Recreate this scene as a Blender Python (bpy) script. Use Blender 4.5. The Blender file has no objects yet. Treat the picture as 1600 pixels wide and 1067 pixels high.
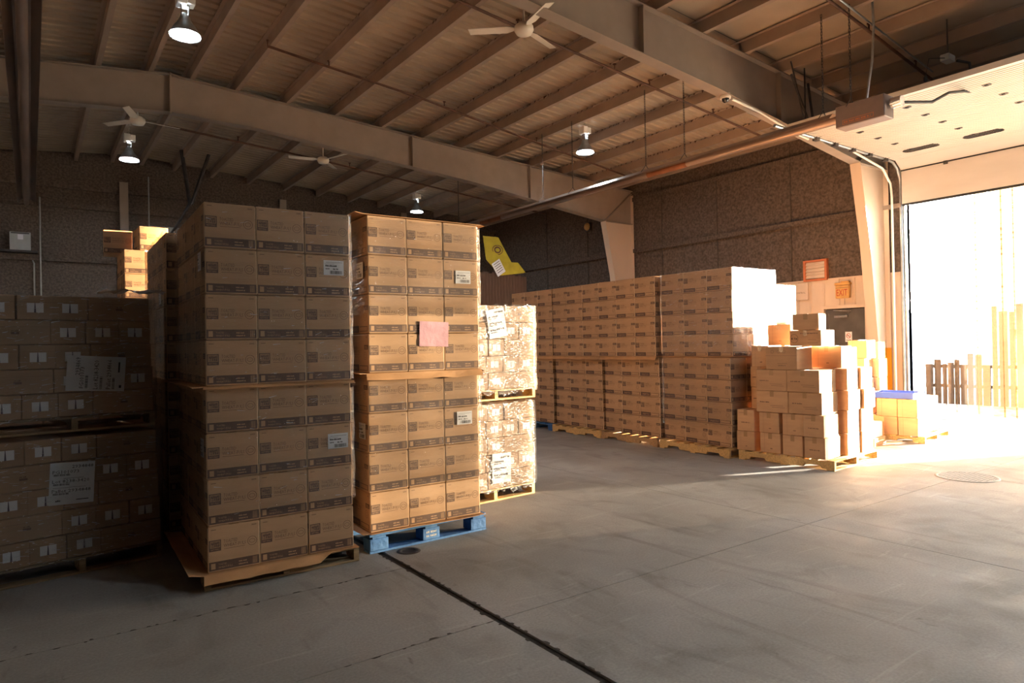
import bpy, math, random
from mathutils import Vector, Matrix
R = math.radians
rnd = random.Random(7)
scene = bpy.context.scene
COL = scene.collection

# ------------------------------------------------------------------ camera
CAM_H = 1.53
def set_camera():
    yaw, pit, rol = R(35.68), R(0.27), R(-1.06)
    fwd = Vector((math.sin(yaw)*math.cos(pit), math.cos(yaw)*math.cos(pit), math.sin(pit)))
    right = Vector((math.cos(yaw), -math.sin(yaw), 0)); up = right.cross(fwd)
    c, s = math.cos(rol), math.sin(rol)
    r2 = right*c + up*s; u2 = up*c - right*s
    cd = bpy.data.cameras.new('camera'); co = bpy.data.objects.new('camera', cd); COL.objects.link(co)
    m = Matrix((r2, u2, -fwd)).transposed().to_4x4(); m.translation = (0, 0, CAM_H)
    co.matrix_world = m
    cd.sensor_width = 36; cd.lens = 1048*36/1600; cd.clip_start = .05; cd.clip_end = 400
    scene.camera = co
set_camera()

# ------------------------------------------------------------------ light
world = bpy.data.worlds.new('hazy_sky'); scene.world = world; world.use_nodes = True
bg = world.node_tree.nodes['Background']
bg.inputs[0].default_value = (.66, .84, 1.0, 1); bg.inputs[1].default_value = 5.0
SUN_AZ, SUN_EL = R(-21.5), R(2.5)
sl = bpy.data.lights.new('sun', 'SUN'); sl.energy = 150; sl.angle = R(.6); sl.color = (1, .905, .80)
so = bpy.data.objects.new('sun', sl); COL.objects.link(so)
so.rotation_euler = Vector((math.cos(SUN_AZ)*math.cos(SUN_EL), math.sin(SUN_AZ)*math.cos(SUN_EL), math.sin(SUN_EL))).to_track_quat('Z', 'Y').to_euler()
so.location = (40, -6, 8)
LAMP_POWER = 80.0
vs = scene.view_settings
vs.view_transform = 'Standard'; vs.look = 'None'; vs.gamma = 1.0; vs.use_curve_mapping = False
vs.exposure = 1.85
scene.cycles.max_bounces = 10; scene.cycles.diffuse_bounces = 7; scene.cycles.glossy_bounces = 3
scene.cycles.transparent_max_bounces = 24; scene.cycles.sample_clamp_indirect = 20
scene.cycles.caustics_reflective = False; scene.cycles.caustics_refractive = False

# ------------------------------------------------------------------ materials
M = {}
def nodes(name):
    m = bpy.data.materials.new(name); m.use_nodes = True; nt = m.node_tree
    b = nt.nodes['Principled BSDF']; M[name] = m
    return m, nt, b
def mat(name, col, rough=.6, metal=0.0, var=.15, scale=6.0, stretch=(1, 1, 1), bump=0.0, bscale=None, rand=0.0, spec=.4, col2=None, contrast=None):
    m, nt, b = nodes(name); N = nt.nodes; L = nt.links
    tc = N.new('ShaderNodeTexCoord'); mp = N.new('ShaderNodeMapping'); mp.inputs['Scale'].default_value = stretch
    L.new(tc.outputs['Object'], mp.inputs[0])
    nz = N.new('ShaderNodeTexNoise'); nz.inputs['Scale'].default_value = scale; nz.inputs['Detail'].default_value = 6
    L.new(mp.outputs[0], nz.inputs['Vector'])
    ramp = N.new('ShaderNodeValToRGB'); e = ramp.color_ramp.elements
    lo, hi = contrast or (.3, .7); e[0].position = lo; e[1].position = hi
    c2 = col2 or tuple(min(1, c*(1+var)) for c in col); c1 = col if col2 else tuple(c*(1-var) for c in col)
    e[0].color = (*c1, 1); e[1].color = (*c2, 1)
    L.new(nz.outputs['Fac'], ramp.inputs[0]); out = ramp.outputs[0]
    if rand:
        oi = N.new('ShaderNodeObjectInfo'); mr = N.new('ShaderNodeMapRange')
        mr.inputs['To Min'].default_value = 1-rand; mr.inputs['To Max'].default_value = 1+rand
        L.new(oi.outputs['Random'], mr.inputs[0])
        mx = N.new('ShaderNodeVectorMath'); mx.operation = 'SCALE'; L.new(out, mx.inputs[0]); L.new(mr.outputs[0], mx.inputs['Scale']); out = mx.outputs[0]
    L.new(out, b.inputs['Base Color'])
    b.inputs['Roughness'].default_value = rough; b.inputs['Metallic'].default_value = metal
    b.inputs['Specular IOR Level'].default_value = spec
    if bump:
        n2 = N.new('ShaderNodeTexNoise'); n2.inputs['Scale'].default_value = bscale or scale*4; n2.inputs['Detail'].default_value = 5
        L.new(mp.outputs[0], n2.inputs['Vector'])
        bp = N.new('ShaderNodeBump'); bp.inputs['Strength'].default_value = bump; bp.inputs['Distance'].default_value = .02
        L.new(n2.outputs['Fac'], bp.inputs['Height']); L.new(bp.outputs[0], b.inputs['Normal'])
    return m
mat('cardboard', (.45, .285, .165), .75, var=.10, scale=3, stretch=(1, 1, 5), rand=.07, bump=.08, bscale=30, spec=.25)
mat('cardboard_light', (.54, .335, .19), .75, var=.10, scale=3, stretch=(1, 1, 4), rand=.10, bump=.08, bscale=30, spec=.25)
mat('cardboard_small', (.37, .24, .14), .7, var=.10, scale=3, stretch=(1, 1, 5), rand=.08, bump=.08, bscale=30, spec=.25)
mat('cardboard_tray', (.45, .25, .115), .75, var=.14, scale=5, bump=.1, bscale=25)
mat('cardboard_inside', (.62, .50, .36), .75, var=.08, scale=5)
mat('cardboard_edge', (.66, .48, .31), .8, var=.12, scale=20)
mat('tape', (.40, .25, .13), .25, var=.05, spec=.6)
mat('ink_brown', (.105, .062, .045), .65, var=.15, scale=40)
mat('ink_line', (.15, .085, .055), .65, var=.15, scale=40)
mat('ink_black', (.03, .03, .035), .6, var=.1)
mat('paper_white', (.74, .76, .80), .6, var=.04, scale=8, bump=.15, bscale=9)
mat('paper_pink', (.52, .30, .345), .7, var=.1, scale=9, bump=.5, bscale=8)
mat('label_white', (.72, .72, .74), .35, var=.05)
mat('label_slit', (.10, .08, .11), .5, var=.05)  # dark slit between the two halves of the label
mat('wood_pallet', (.40, .245, .12), .8, var=.3, scale=4, stretch=(1, 12, 12), rand=.15, bump=.3, bscale=12)
mat('wood_yellow', (.60, .40, .17), .8, var=.2, scale=4, stretch=(1, 12, 12), rand=.12, bump=.3, bscale=12)
mat('wood_old', (.27, .19, .105), .85, var=.35, scale=4, stretch=(1, 12, 12), rand=.15, bump=.4, bscale=12)
mat('paint_blue', (.035, .125, .33), .75, var=.3, scale=7, bump=.35, bscale=30, rand=.1, col2=(.075, .19, .40), contrast=(.35, .75))
mat('steel_beige', (.315, .255, .21), .6, var=.08, scale=3, spec=.3)
mat('purlin_paint', (.33, .25, .195), .65, var=.12, scale=2, spec=.3)
mat('roof_sheet', (.37, .285, .205), .7, var=.14, scale=1.3, bump=.12, bscale=14, spec=.25)
mat('roof_facing', (.36, .285, .21), .8, var=.12, scale=1.2, bump=.15, bscale=4)
mat('insulation', (.115, .088, .07), .9, var=.35, scale=20, bump=1.0, bscale=16, contrast=(.35, .65))
mat('wall_dark', (.10, .08, .065), .9, var=.3, scale=10, bump=.6, bscale=14)
mat('liner', (.66, .555, .45), .45, var=.07, scale=3, stretch=(1, 1, .4))
mat('door_grey', (.085, .08, .075), .45, var=.25, scale=3)
mat('door_panel', (.52, .495, .465), .45, var=.05, scale=4, stretch=(1, .3, 1))
mat('galvanised', (.40, .42, .43), .35, metal=.85, var=.15, scale=12)
mat('steel_dark', (.06, .055, .055), .5, metal=.3, var=.25, scale=10)
mat('aluminium', (.70, .70, .70), .25, metal=.9, var=.1)
mat('pipe_rust', (.11, .052, .032), .7, var=.3, scale=8)
mat('tube_metal', (.36, .27, .22), .35, metal=.7, var=.25, scale=3, stretch=(1, .3, 1))
mat('tube_rust', (.24, .10, .05), .6, metal=.3, var=.3, scale=5)
mat('heater_box', (.20, .15, .13), .55, var=.08)
mat('plastic_white', (.78, .75, .68), .4, var=.03)
mat('plastic_dark', (.02, .02, .022), .15, var=.05, spec=.7)
mat('fan_white', (.72, .66, .56), .4, var=.05)
mat('sign_yellow', (.62, .36, .12), .6, var=.12, scale=10)
mat('sign_red', (.42, .03, .02), .5, var=.05)
mat('louver_orange', (.52, .17, .07), .6, var=.1)
mat('panel_grey', (.36, .38, .38), .5, var=.06)
mat('tarp_yellow', (.42, .34, .02), .6, var=.15, scale=4, bump=.15, bscale=8)
mat('bundle_brown', (.10, .055, .035), .8, var=.3, scale=4, stretch=(14, 14, 1))
mat('crate_blue', (.02, .09, .50), .4, var=.15)
mat('rubber', (.02, .02, .02), .7, var=.1)
mat('window_dark', (.03, .035, .04), .15, var=.1, spec=.7)
mat('drain_iron', (.22, .22, .22), .6, metal=.0, var=.15, scale=30)
mat('pit_black', (.01, .01, .01), .9)
mat('joint_fill', (.045, .036, .03), .9, var=.4, scale=30, bump=.6)
mat('apron', (.55, .53, .50), .85, var=.1, scale=1)
mat('fence_wood', (.022, .011, .005), .8, var=.3, scale=3, stretch=(1, 6, .4), rand=.2)
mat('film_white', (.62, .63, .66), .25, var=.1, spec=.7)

def concrete():
    m, nt, b = nodes('concrete'); N, L = nt.nodes, nt.links
    g = N.new('ShaderNodeNewGeometry')
    def noise(scale, detail=8, st=(1, 1, 1), dist=0):
        mp = N.new('ShaderNodeMapping'); mp.inputs['Scale'].default_value = st; L.new(g.outputs['Position'], mp.inputs[0])
        n = N.new('ShaderNodeTexNoise'); n.inputs['Scale'].default_value = scale; n.inputs['Detail'].default_value = detail; n.inputs['Distortion'].default_value = dist
        L.new(mp.outputs[0], n.inputs['Vector']); return n.outputs['Fac']
    def ramp(f, p0, p1, c0, c1):
        r = N.new('ShaderNodeValToRGB'); e = r.color_ramp.elements; e[0].position = p0; e[1].position = p1
        e[0].color = (*c0, 1); e[1].color = (*c1, 1); L.new(f, r.inputs[0]); return r.outputs[0]
    def mul(a, bb, f=1.0, typ='MULTIPLY'):
        x = N.new('ShaderNodeMix'); x.data_type = 'RGBA'; x.blend_type = typ; x.inputs['Factor'].default_value = f
        L.new(a, x.inputs['A']); L.new(bb, x.inputs['B']); return x.outputs['Result']
    base = ramp(noise(.9, 9, dist=.6), .3, .72, (.262, .252, .238), (.365, .355, .34))
    blot = ramp(noise(2.6, 6, (1, .6, 1), 1.2), .28, .46, (.80, .79, .78), (1, 1, 1))
    fine = ramp(noise(70, 4), .3, .7, (.86, .86, .86), (1.08, 1.08, 1.08))
    scuff = ramp(noise(3.2, 10, (.35, 2.6, 1), 2.2), .60, .72, (0, 0, 0), (.055, .055, .055))
    tracks = ramp(noise(1.4, 10, (2.4, .4, 1), 1.5), .60, .70, (1, 1, 1), (.80, .79, .78))
    spots = ramp(noise(9, 3, (1, .5, 1), .8), .20, .29, (.45, .43, .41), (1, 1, 1))
    c = mul(mul(mul(mul(base, blot), fine), tracks), spots)
    c = mul(c, scuff, 1, 'ADD')
    L.new(c, b.inputs['Base Color'])
    rr = ramp(noise(2.2, 8, dist=1), .3, .7, (.50, .50, .50), (.72, .72, .72)); L.new(rr, b.inputs['Roughness'])
    b.inputs['Specular IOR Level'].default_value = .13
    bp = N.new('ShaderNodeBump'); bp.inputs['Strength'].default_value = .12; bp.inputs['Distance'].default_value = .01
    L.new(noise(25, 6), bp.inputs['Height']); L.new(bp.outputs[0], b.inputs['Normal'])
concrete()

def column_paint():
    m, nt, b = nodes('column_paint'); N, L = nt.nodes, nt.links
    g = N.new('ShaderNodeNewGeometry'); s = N.new('ShaderNodeSeparateXYZ'); L.new(g.outputs['Position'], s.inputs[0])
    gt = N.new('ShaderNodeMath'); gt.operation = 'GREATER_THAN'; gt.inputs[1].default_value = 1.33; L.new(s.outputs['Z'], gt.inputs[0])
    x = N.new('ShaderNodeMix'); x.data_type = 'RGBA'; x.inputs['A'].default_value = (.66, .32, .02, 1); x.inputs['B'].default_value = (.62, .50, .39, 1)
    L.new(gt.outputs[0], x.inputs['Factor']); L.new(x.outputs['Result'], b.inputs['Base Color']); b.inputs['Roughness'].default_value = .5
column_paint()

def film(name, tint=(.96, .95, .93), gloss=.16, scale=(5, 5, 40), rough=.16, milk=.035, bumps=.9):
    m, nt, b = nodes(name); N, L = nt.nodes, nt.links
    N.remove(b); out = [n for n in N if n.type == 'OUTPUT_MATERIAL'][0]
    tc = N.new('ShaderNodeTexCoord'); mp = N.new('ShaderNodeMapping'); mp.inputs['Scale'].default_value = scale; L.new(tc.outputs['Object'], mp.inputs[0])
    n1 = N.new('ShaderNodeTexNoise'); n1.inputs['Scale'].default_value = 1.0; n1.inputs['Detail'].default_value = 2.2; n1.inputs['Distortion'].default_value = 1.2; L.new(mp.outputs[0], n1.inputs['Vector'])
    bp = N.new('ShaderNodeBump'); bp.inputs['Strength'].default_value = bumps; bp.inputs['Distance'].default_value = .02; L.new(n1.outputs['Fac'], bp.inputs['Height'])
    tr = N.new('ShaderNodeBsdfTransparent'); tr.inputs[0].default_value = (*tint, 1)
    gl = N.new('ShaderNodeBsdfGlossy'); gl.inputs['Roughness'].default_value = rough; gl.inputs['Color'].default_value = (1, 1, 1, 1); L.new(bp.outputs[0], gl.inputs['Normal'])
    df = N.new('ShaderNodeBsdfDiffuse'); df.inputs['Color'].default_value = (.8, .8, .82, 1); L.new(bp.outputs[0], df.inputs['Normal'])
    lw = N.new('ShaderNodeFresnel'); lw.inputs['IOR'].default_value = 1.30; L.new(bp.outputs[0], lw.inputs['Normal'])
    mr = N.new('ShaderNodeMapRange'); mr.inputs['To Min'].default_value = gloss*.10; mr.inputs['To Max'].default_value = min(1, gloss*2.0); L.new(lw.outputs[0], mr.inputs[0]); mr.inputs['From Max'].default_value = .35
    m1 = N.new('ShaderNodeMixShader'); m1.inputs[0].default_value = milk; L.new(tr.outputs[0], m1.inputs[1]); L.new(df.outputs[0], m1.inputs[2])
    m2 = N.new('ShaderNodeMixShader'); L.new(mr.outputs[0], m2.inputs[0]); L.new(m1.outputs[0], m2.inputs[1]); L.new(gl.outputs[0], m2.inputs[2])
    L.new(m2.outputs[0], out.inputs['Surface'])
film('stretch_film', gloss=.26, rough=.15, milk=.035, bumps=1.0, scale=(11, 11, 46))
film('stretch_film_thin', gloss=.16, rough=.16, scale=(6, 6, 34), milk=.02, bumps=.8)

def strip_pvc(name, clear, tint, dirt, cloud):
    m, nt, b = nodes(name); N, L = nt.nodes, nt.links
    N.remove(b); out = [n for n in N if n.type == 'OUTPUT_MATERIAL'][0]
    tc = N.new('ShaderNodeTexCoord'); mp = N.new('ShaderNodeMapping'); mp.inputs['Scale'].default_value = (1, 2.5, 14); L.new(tc.outputs['Object'], mp.inputs[0])
    n1 = N.new('ShaderNodeTexNoise'); n1.inputs['Scale'].default_value = 1.6; n1.inputs['Detail'].default_value = 6; L.new(mp.outputs[0], n1.inputs['Vector'])
    r = N.new('ShaderNodeValToRGB'); e = r.color_ramp.elements; e[0].position = .36; e[1].position = .52; e[0].color = (*dirt, 1); e[1].color = (*tint, 1); L.new(n1.outputs['Fac'], r.inputs[0])
    tr = N.new('ShaderNodeBsdfTransparent'); L.new(r.outputs[0], tr.inputs[0])
    tl = N.new('ShaderNodeBsdfTranslucent'); tl.inputs[0].default_value = cloud
    gl = N.new('ShaderNodeBsdfGlossy'); gl.inputs['Roughness'].default_value = .2
    m1 = N.new('ShaderNodeMixShader'); m1.inputs[0].default_value = 1-clear; L.new(tr.outputs[0], m1.inputs[1]); L.new(tl.outputs[0], m1.inputs[2])
    m2 = N.new('ShaderNodeMixShader'); m2.inputs[0].default_value = .05; L.new(m1.outputs[0], m2.inputs[1]); L.new(gl.outputs[0], m2.inputs[2])
    L.new(m2.outputs[0], out.inputs['Surface'])
strip_pvc('strip_pvc', .995, (.46, .45, .43), (.36, .31, .24), (.85, .74, .55, 1))
strip_pvc('strip_sun_dim', .115, (.92, .86, .74), (.70, .60, .44), (.50, .45, .38, 1))  # for the unseen added strips that hold back the sun
strip_pvc('strip_sun_dim_weak', .78, (.95, .92, .86), (.75, .68, .55), (.3, .28, .24, 1))  # weaker second layer of the added sun-dimming strips
strip_pvc('strip_amber', .985, (.44, .29, .145), (.20, .11, .045), (.4, .28, .14, 1))
def emit(name, col, st):
    m, nt, b = nodes(name); b.inputs['Base Color'].default_value = (.8, .8, .8, 1)
    b.inputs['Emission Color'].default_value = (*col, 1); b.inputs['Emission Strength'].default_value = st
emit('lamp_lens', (.82, .93, 1.0), LAMP_POWER)

# ------------------------------------------------------------------ mesh helpers
class MB:
    def __init__(s): s.v = []; s.f = []; s.mi = []; s.sm = []
    def add(s, vs, fs, mi=0, smooth=False):
        b = len(s.v); s.v += [tuple(v) for v in vs]
        for f in fs: s.f.append(tuple(b+i for i in f)); s.mi.append(mi); s.sm.append(smooth)
        return s
    def box(s, x0, x1, y0, y1, z0, z1, mi=0, mtx=None):
        vs = [Vector(p) for p in ((x0, y0, z0), (x1, y0, z0), (x1, y1, z0), (x0, y1, z0), (x0, y0, z1), (x1, y0, z1), (x1, y1, z1), (x0, y1, z1))]
        if mtx: vs = [mtx @ v for v in vs]
        return s.add(vs, [(0, 3, 2, 1), (4, 5, 6, 7), (0, 1, 5, 4), (1, 2, 6, 5), (2, 3, 7, 6), (3, 0, 4, 7)], mi)
    def bbox(s, x0, x1, y0, y1, z0, z1, b=.006, mi=0, emi=None):
        """chamfered box"""
        X, Y, Z = (x0, x1), (y0, y1), (z0, z1); vs = []; idx = {}
        for i in (0, 1):
            for j in (0, 1):
                for k in (0, 1):
                    for ax in range(3):
                        p = [X[i], Y[j], Z[k]]
                        sg = [1 if t == 0 else -1 for t in (i, j, k)]
                        for a in range(3):
                            if a != ax: p[a] += sg[a]*b
                        idx[(i, j, k, ax)] = len(vs); vs.append(p)
        F = []; E = []
        for ax in range(3):
            o = [a for a in range(3) if a != ax]
            for sd in (0, 1):
                q = []
                for (a, c) in ((0, 0), (1, 0), (1, 1), (0, 1)):
                    t = [0, 0, 0]; t[ax] = sd; t[o[0]] = a; t[o[1]] = c; q.append(idx[(*t, ax)])
                flip = (sd == 0) != (ax == 1)
                F.append(tuple(reversed(q)) if flip else tuple(q))
        for ax in range(3):      # edges along ax
            o = [a for a in range(3) if a != ax]
            for a in (0, 1):
                for c in (0, 1):
                    t0 = [0, 0, 0]; t1 = [0, 0, 0]; t0[o[0]] = t1[o[0]] = a; t0[o[1]] = t1[o[1]] = c; t1[ax] = 1
                    q = [idx[(*t0, o[0])], idx[(*t1, o[0])], idx[(*t1, o[1])], idx[(*t0, o[1])]]
                    F.append(tuple(q)); E.append(len(F)-1) if ax == 2 else None
        for i in (0, 1):
            for j in (0, 1):
                for k in (0, 1): F.append(tuple(idx[(i, j, k, ax)] for ax in range(3)))
        n0 = len(s.mi); s.add(vs, F, mi)
        if emi is not None:
            for e in E: s.mi[n0+e] = emi
        return s
    def prism(s, poly, a0, a1, axis='y', mi=0):
        """poly in the plane across axis, extruded from a0 to a1"""
        n = len(poly)
        def P(p, a): return {'y': (p[0], a, p[1]), 'x': (a, p[0], p[1]), 'z': (p[0], p[1], a)}[axis]
        vs = [P(p, a0) for p in poly]+[P(p, a1) for p in poly]
        fs = [tuple(range(n)), tuple(range(2*n-1, n-1, -1))]+[(i, (i+1) % n, n+(i+1) % n, n+i) for i in range(n)]
        return s.add(vs, fs, mi)
    def tube(s, pts, r, n=8, mi=0, caps=True, smooth=True):
        pts = [Vector(p) for p in pts]; rings = []
        for i, p in enumerate(pts):
            d = (pts[min(i+1, len(pts)-1)]-pts[max(i-1, 0)]).normalized()
            a = d.orthogonal().normalized() if abs(d.z) > .95 else d.cross(Vector((0, 0, 1))).normalized(); b = d.cross(a)
            rr = r[i] if isinstance(r, (list, tuple)) else r
            rings.append([p+(a*math.cos(2*math.pi*k/n)+b*math.sin(2*math.pi*k/n))*rr for k in range(n)])
        vs = [v for q in rings for v in q]; fs = []
        for i in range(len(pts)-1):
            for k in range(n): fs.append((i*n+k, i*n+(k+1) % n, (i+1)*n+(k+1) % n, (i+1)*n+k))
        s.add(vs, fs, mi, smooth)
        if caps: s.add(rings[0], [tuple(reversed(range(n)))], mi); s.add(rings[-1], [tuple(range(n))], mi)
        return s
    def lathe(s, prof, n=24, mi=0, c=(0, 0, 0), smooth=True):
        vs = []; fs = []
        for (r, z) in prof:
            for k in range(n): vs.append((c[0]+r*math.cos(2*math.pi*k/n), c[1]+r*math.sin(2*math.pi*k/n), c[2]+z))
        for i in range(len(prof)-1):
            for k in range(n): fs.append((i*n+k, i*n+(k+1) % n, (i+1)*n+(k+1) % n, (i+1)*n+k))
        return s.add(vs, fs, mi, smooth)
    def disc(s, r, z, n=24, mi=0, c=(0, 0), up=False):
        vs = [(c[0]+r*math.cos(2*math.pi*k/n), c[1]+r*math.sin(2*math.pi*k/n), z) for k in range(n)]
        return s.add(vs, [tuple(range(n)) if up else tuple(reversed(range(n)))], mi)
    def mesh(s, name, mats):
        me = bpy.data.meshes.new(name); me.from_pydata(s.v, [], s.f)
        for m in ([mats] if isinstance(mats, str) else mats): me.materials.append(M[m])
        me.polygons.foreach_set('material_index', s.mi); me.polygons.foreach_set('use_smooth', s.sm)
        me.update(); return me
    def build(s, name, mats, parent=None, **k): return put(name, s.mesh(name, mats), parent, **k)
def put(name, me, parent=None, loc=(0, 0, 0), rz=0.0, rot=None, label=None, cat=None, group=None, kind=None):
    o = bpy.data.objects.new(name, me); COL.objects.link(o); o.location = loc
    o.rotation_euler = rot if rot else (0, 0, rz)
    if parent is not None: o.parent = parent
    return tag(o, label, cat, group, kind)
def tag(o, label=None, cat=None, group=None, kind=None):
    if label: o['label'] = label
    if cat: o['category'] = cat
    if group: o['group'] = group
    if kind: o['kind'] = kind
    return o
def empty(name, loc=(0, 0, 0), rz=0.0, **k):
    return put(name, None, None, loc, rz, **k)
_tc = {}
def text_geo(body, size, spacing=1.0):
    """flat lettering as (verts, faces), origin at its lower left corner"""
    key = (body, round(size, 4), spacing)
    if key in _tc: return _tc[key]
    cu = bpy.data.curves.new('lettering', 'FONT'); cu.body = body; cu.size = size; cu.resolution_u = 1; cu.space_character = spacing; cu.space_line = .85
    ob = bpy.data.objects.new('lettering', cu); COL.objects.link(ob)
    dg = bpy.context.evaluated_depsgraph_get(); me = bpy.data.meshes.new_from_object(ob.evaluated_get(dg))
    vs = [tuple(v.co) for v in me.vertices]; fs = [tuple(p.vertices) for p in me.polygons]
    bpy.data.objects.remove(ob); bpy.data.meshes.remove(me); bpy.data.curves.remove(cu)
    x0 = min(v[0] for v in vs); y0 = min(v[1] for v in vs)
    vs = [(v[0]-x0, v[1]-y0) for v in vs]; _tc[key] = (vs, fs); return vs, fs
class Face:
    """flat print on a face: u to the right, v up, o the lower left corner, n outward"""
    def __init__(s, mb, o, u, v, n): s.mb, s.o, s.u, s.v, s.n = mb, Vector(o), Vector(u), Vector(v), Vector(n)
    def P(s, a, b, e=.0006): return s.o+s.u*a+s.v*b+s.n*e
    def rect(s, a0, a1, b0, b1, mi=0, e=.0006): s.mb.add([s.P(a0, b0, e), s.P(a1, b0, e), s.P(a1, b1, e), s.P(a0, b1, e)], [(0, 1, 2, 3)], mi)
    def poly(s, pts, mi=0, e=.0006): s.mb.add([s.P(a, b, e) for a, b in pts], [tuple(range(len(pts)))], mi)
    def frame(s, a0, a1, b0, b1, t, mi=0, e=.0006):
        s.rect(a0, a1, b0, b0+t, mi, e); s.rect(a0, a1, b1-t, b1, mi, e); s.rect(a0, a0+t, b0+t, b1-t, mi, e); s.rect(a1-t, a1, b0+t, b1-t, mi, e)
    def ring(s, a, b, ra, rb, t, mi=0, n=20, e=.0006):
        vs = []
        for k in range(n):
            c, d = math.cos(2*math.pi*k/n), math.sin(2*math.pi*k/n); vs += [s.P(a+ra*c, b+rb*d, e), s.P(a+(ra-t)*c, b+(rb-t)*d, e)]
        s.mb.add(vs, [(2*k, 2*((k+1) % n), 2*((k+1) % n)+1, 2*k+1) for k in range(n)], mi)
    def marks(s, a, b, size, width, mi=0, e=.0006):
        """a line of print too small to read"""
        r = random.Random(int(a*997+b*991+width*983)); h = size*.7; x = 0
        while x < width:
            w = min(r.uniform(.45, .9)*h, width-x); s.rect(a+x, a+x+w, b+h*r.uniform(0, .15), b+h*r.uniform(.75, 1), mi, e); x += w+h*r.choice((.18, .18, .22, .6))
    def text(s, body, a, b, size, width=None, mi=0, e=.0006, rot=0):
        vs, fs = text_geo(body, size)
        k = 1.0
        if width: k = width/max(v[0] for v in vs)
        if rot: q = [s.P(a-y, b+x*k, e) for x, y in vs]
        else: q = [s.P(a+x*k, b+y, e) for x, y in vs]
        s.mb.add(q, fs, mi)

ORD = ['lowest', 'second', 'third', 'fourth', 'fifth', 'sixth', 'seventh', 'eighth', 'ninth', 'tenth', 'eleventh']

# ================================================================== SETTING
# roof geometry
RIDGE = 2.12; WX = 14.0; LX = -9.7; Y0, Y1 = -7.2, 20.4
def ztop(x): return 6.55-(.062*(x-RIDGE) if x > RIDGE else .10*(RIDGE-x))
FRAMES = (-.35, 6.55, 13.5)
# floor: a sub-base with the slabs on it
fl = MB().box(LX, WX+.2, Y0, Y1, -.30, -.015).build('floor', 'joint_fill', kind='structure', label='grey worn concrete slab floor with dark joints')
XS = [LX, -4.1, -1.0, 2.1, 5.21, 8.3, 11.3, WX+.2]; YS = [Y0, -3.1, 3.105, 9.3, 15.2, Y1]
def slab(x0, x1, y0, y1, gx0=.003, gx1=.003, g=.003):
    MB().box(x0+gx0, x1-gx1, y0+g, y1-g, -.014, 0).build('slab', 'concrete', fl)
for i in range(len(XS)-1):
    for j in range(len(YS)-1):
        a, b = XS[i], XS[i+1]; gx0 = .026 if abs(a-2.1) < .01 else .003; gx1 = .026 if abs(b-2.1) < .01 else .003
        if b <= 2.15 and YS[j] > 3 and YS[j] < 4:
            slab(a, b, YS[j], 4.225, gx0, gx1); slab(a, b, 4.225, YS[j+1], gx0, gx1)
        else: slab(a, b, YS[j], YS[j+1], gx0, gx1)
# ragged chipping along the open joints
def chips():
    mb = MB(); r = random.Random(3)
    for (axis, c, lo, hi, w) in (('x', 2.1, .5, 4.75, .026), ('y', 4.225, -.3, 2.07, .004), ('y', 3.105, 1.2, 2.07, .004)):
        t = lo
        while t < hi:
            d = r.uniform(.02, .07); sd = r.choice((-1, 1)); q = r.uniform(.004, .016)
            a = c+sd*w; b = a+sd*q
            pts = [(a-sd*.004, t), (b, t+d*.25), (b-sd*q*.2, t+d*.7), (a-sd*.004, t+d)]
            mb.add([((p[0], p[1], .0008) if axis == 'x' else (p[1], p[0], .0008)) for p in pts], [(0, 1, 2, 3)])
            t += d+r.uniform(0, .12 if w < .01 else .05)
    mb.build('joint_chipping', 'joint_fill', fl, kind='stuff')
chips()
# drain cover
dr = empty('drain_cover', (8.25, 3.06, 0), label='round perforated iron drain cover set in the floor', cat='drain')
mb = MB(); mb.lathe([(.30, .0005), (.30, .004), (.285, .006), (.265, .006), (.265, .003)], 40); mb.build('rim', 'drain_iron', dr)
mb = MB(); mb.disc(.262, .0015, 40, up=True); mb.build('pit', 'pit_black', dr)
mb = MB()
for i in range(-6, 7):
    h = math.sqrt(max(.0, .262**2-(i*.04)**2))
    mb.box(-h, h, i*.04-.011, i*.04+.011, .002, .0055); mb.box(i*.04-.011, i*.04+.011, -h, h, .002, .005)
mb.build('grate', 'drain_iron', dr)
mb = MB(); mb.lathe([(.09, .001), (.085, .004), (.055, .004), (.05, .001)], 20); mb.disc(.05, .002, 20, up=True)
mb.build('floor_cap', 'steel_dark', loc=(2.28, 4.55, .0005), label='small round iron cap in the floor before the blue pallet', cat='floor cap')

# ceiling: sheets and purlins
ce = empty('ceiling', kind='structure', label='beige corrugated metal roof deck on steel purlins')
def deck(xa, xb, name):
    za, zb = ztop(xa)+.20, ztop(xb)+.20; mb = MB(); prof = []; y = FRAMES[1]
    while y < Y1:
        prof += [(y, 0), (y+.13, 0), (y+.15, .035), (y+.19, .035)]; y += .21
    vs = []
    for (yy, h) in prof: vs += [(xa, yy, za+h), (xb, yy, zb+h)]
    mb.add(vs, [(2*i, 2*i+1, 2*i+3, 2*i+2) for i in range(len(prof)-1)])
    mb.build(name, 'roof_sheet', ce)
for xa, xb in ((LX-.2, -3.6), (-3.6, RIDGE), (RIDGE, 8.1), (8.1, WX+.15)): deck(xa, xb, 'roof_sheet')
for xa, xb in ((LX-.2, RIDGE), (RIDGE, 8.3), (8.3, WX+.15)):
    for ya, yb in ((Y0, -3.6), (-3.6, -.01), (.0, 3.2), (3.22, FRAMES[1])):
        za, zb = ztop(xa)+.21, ztop(xb)+.21
        MB().prism([(xa, za), (xb, zb), (xb, zb+.06), (xa, za+.06)], ya, yb).build('roof_board', 'roof_facing', ce)
MB().prism([(LX-.3, 5.7), (RIDGE, ztop(RIDGE)+.30), (WX+.25, ztop(WX+.25)+.30), (WX+.25, ztop(WX+.25)+.36), (RIDGE, ztop(RIDGE)+.38), (LX-.3, 5.8)], Y0, Y1).build('roof_cover', 'steel_dark', ce)
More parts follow.
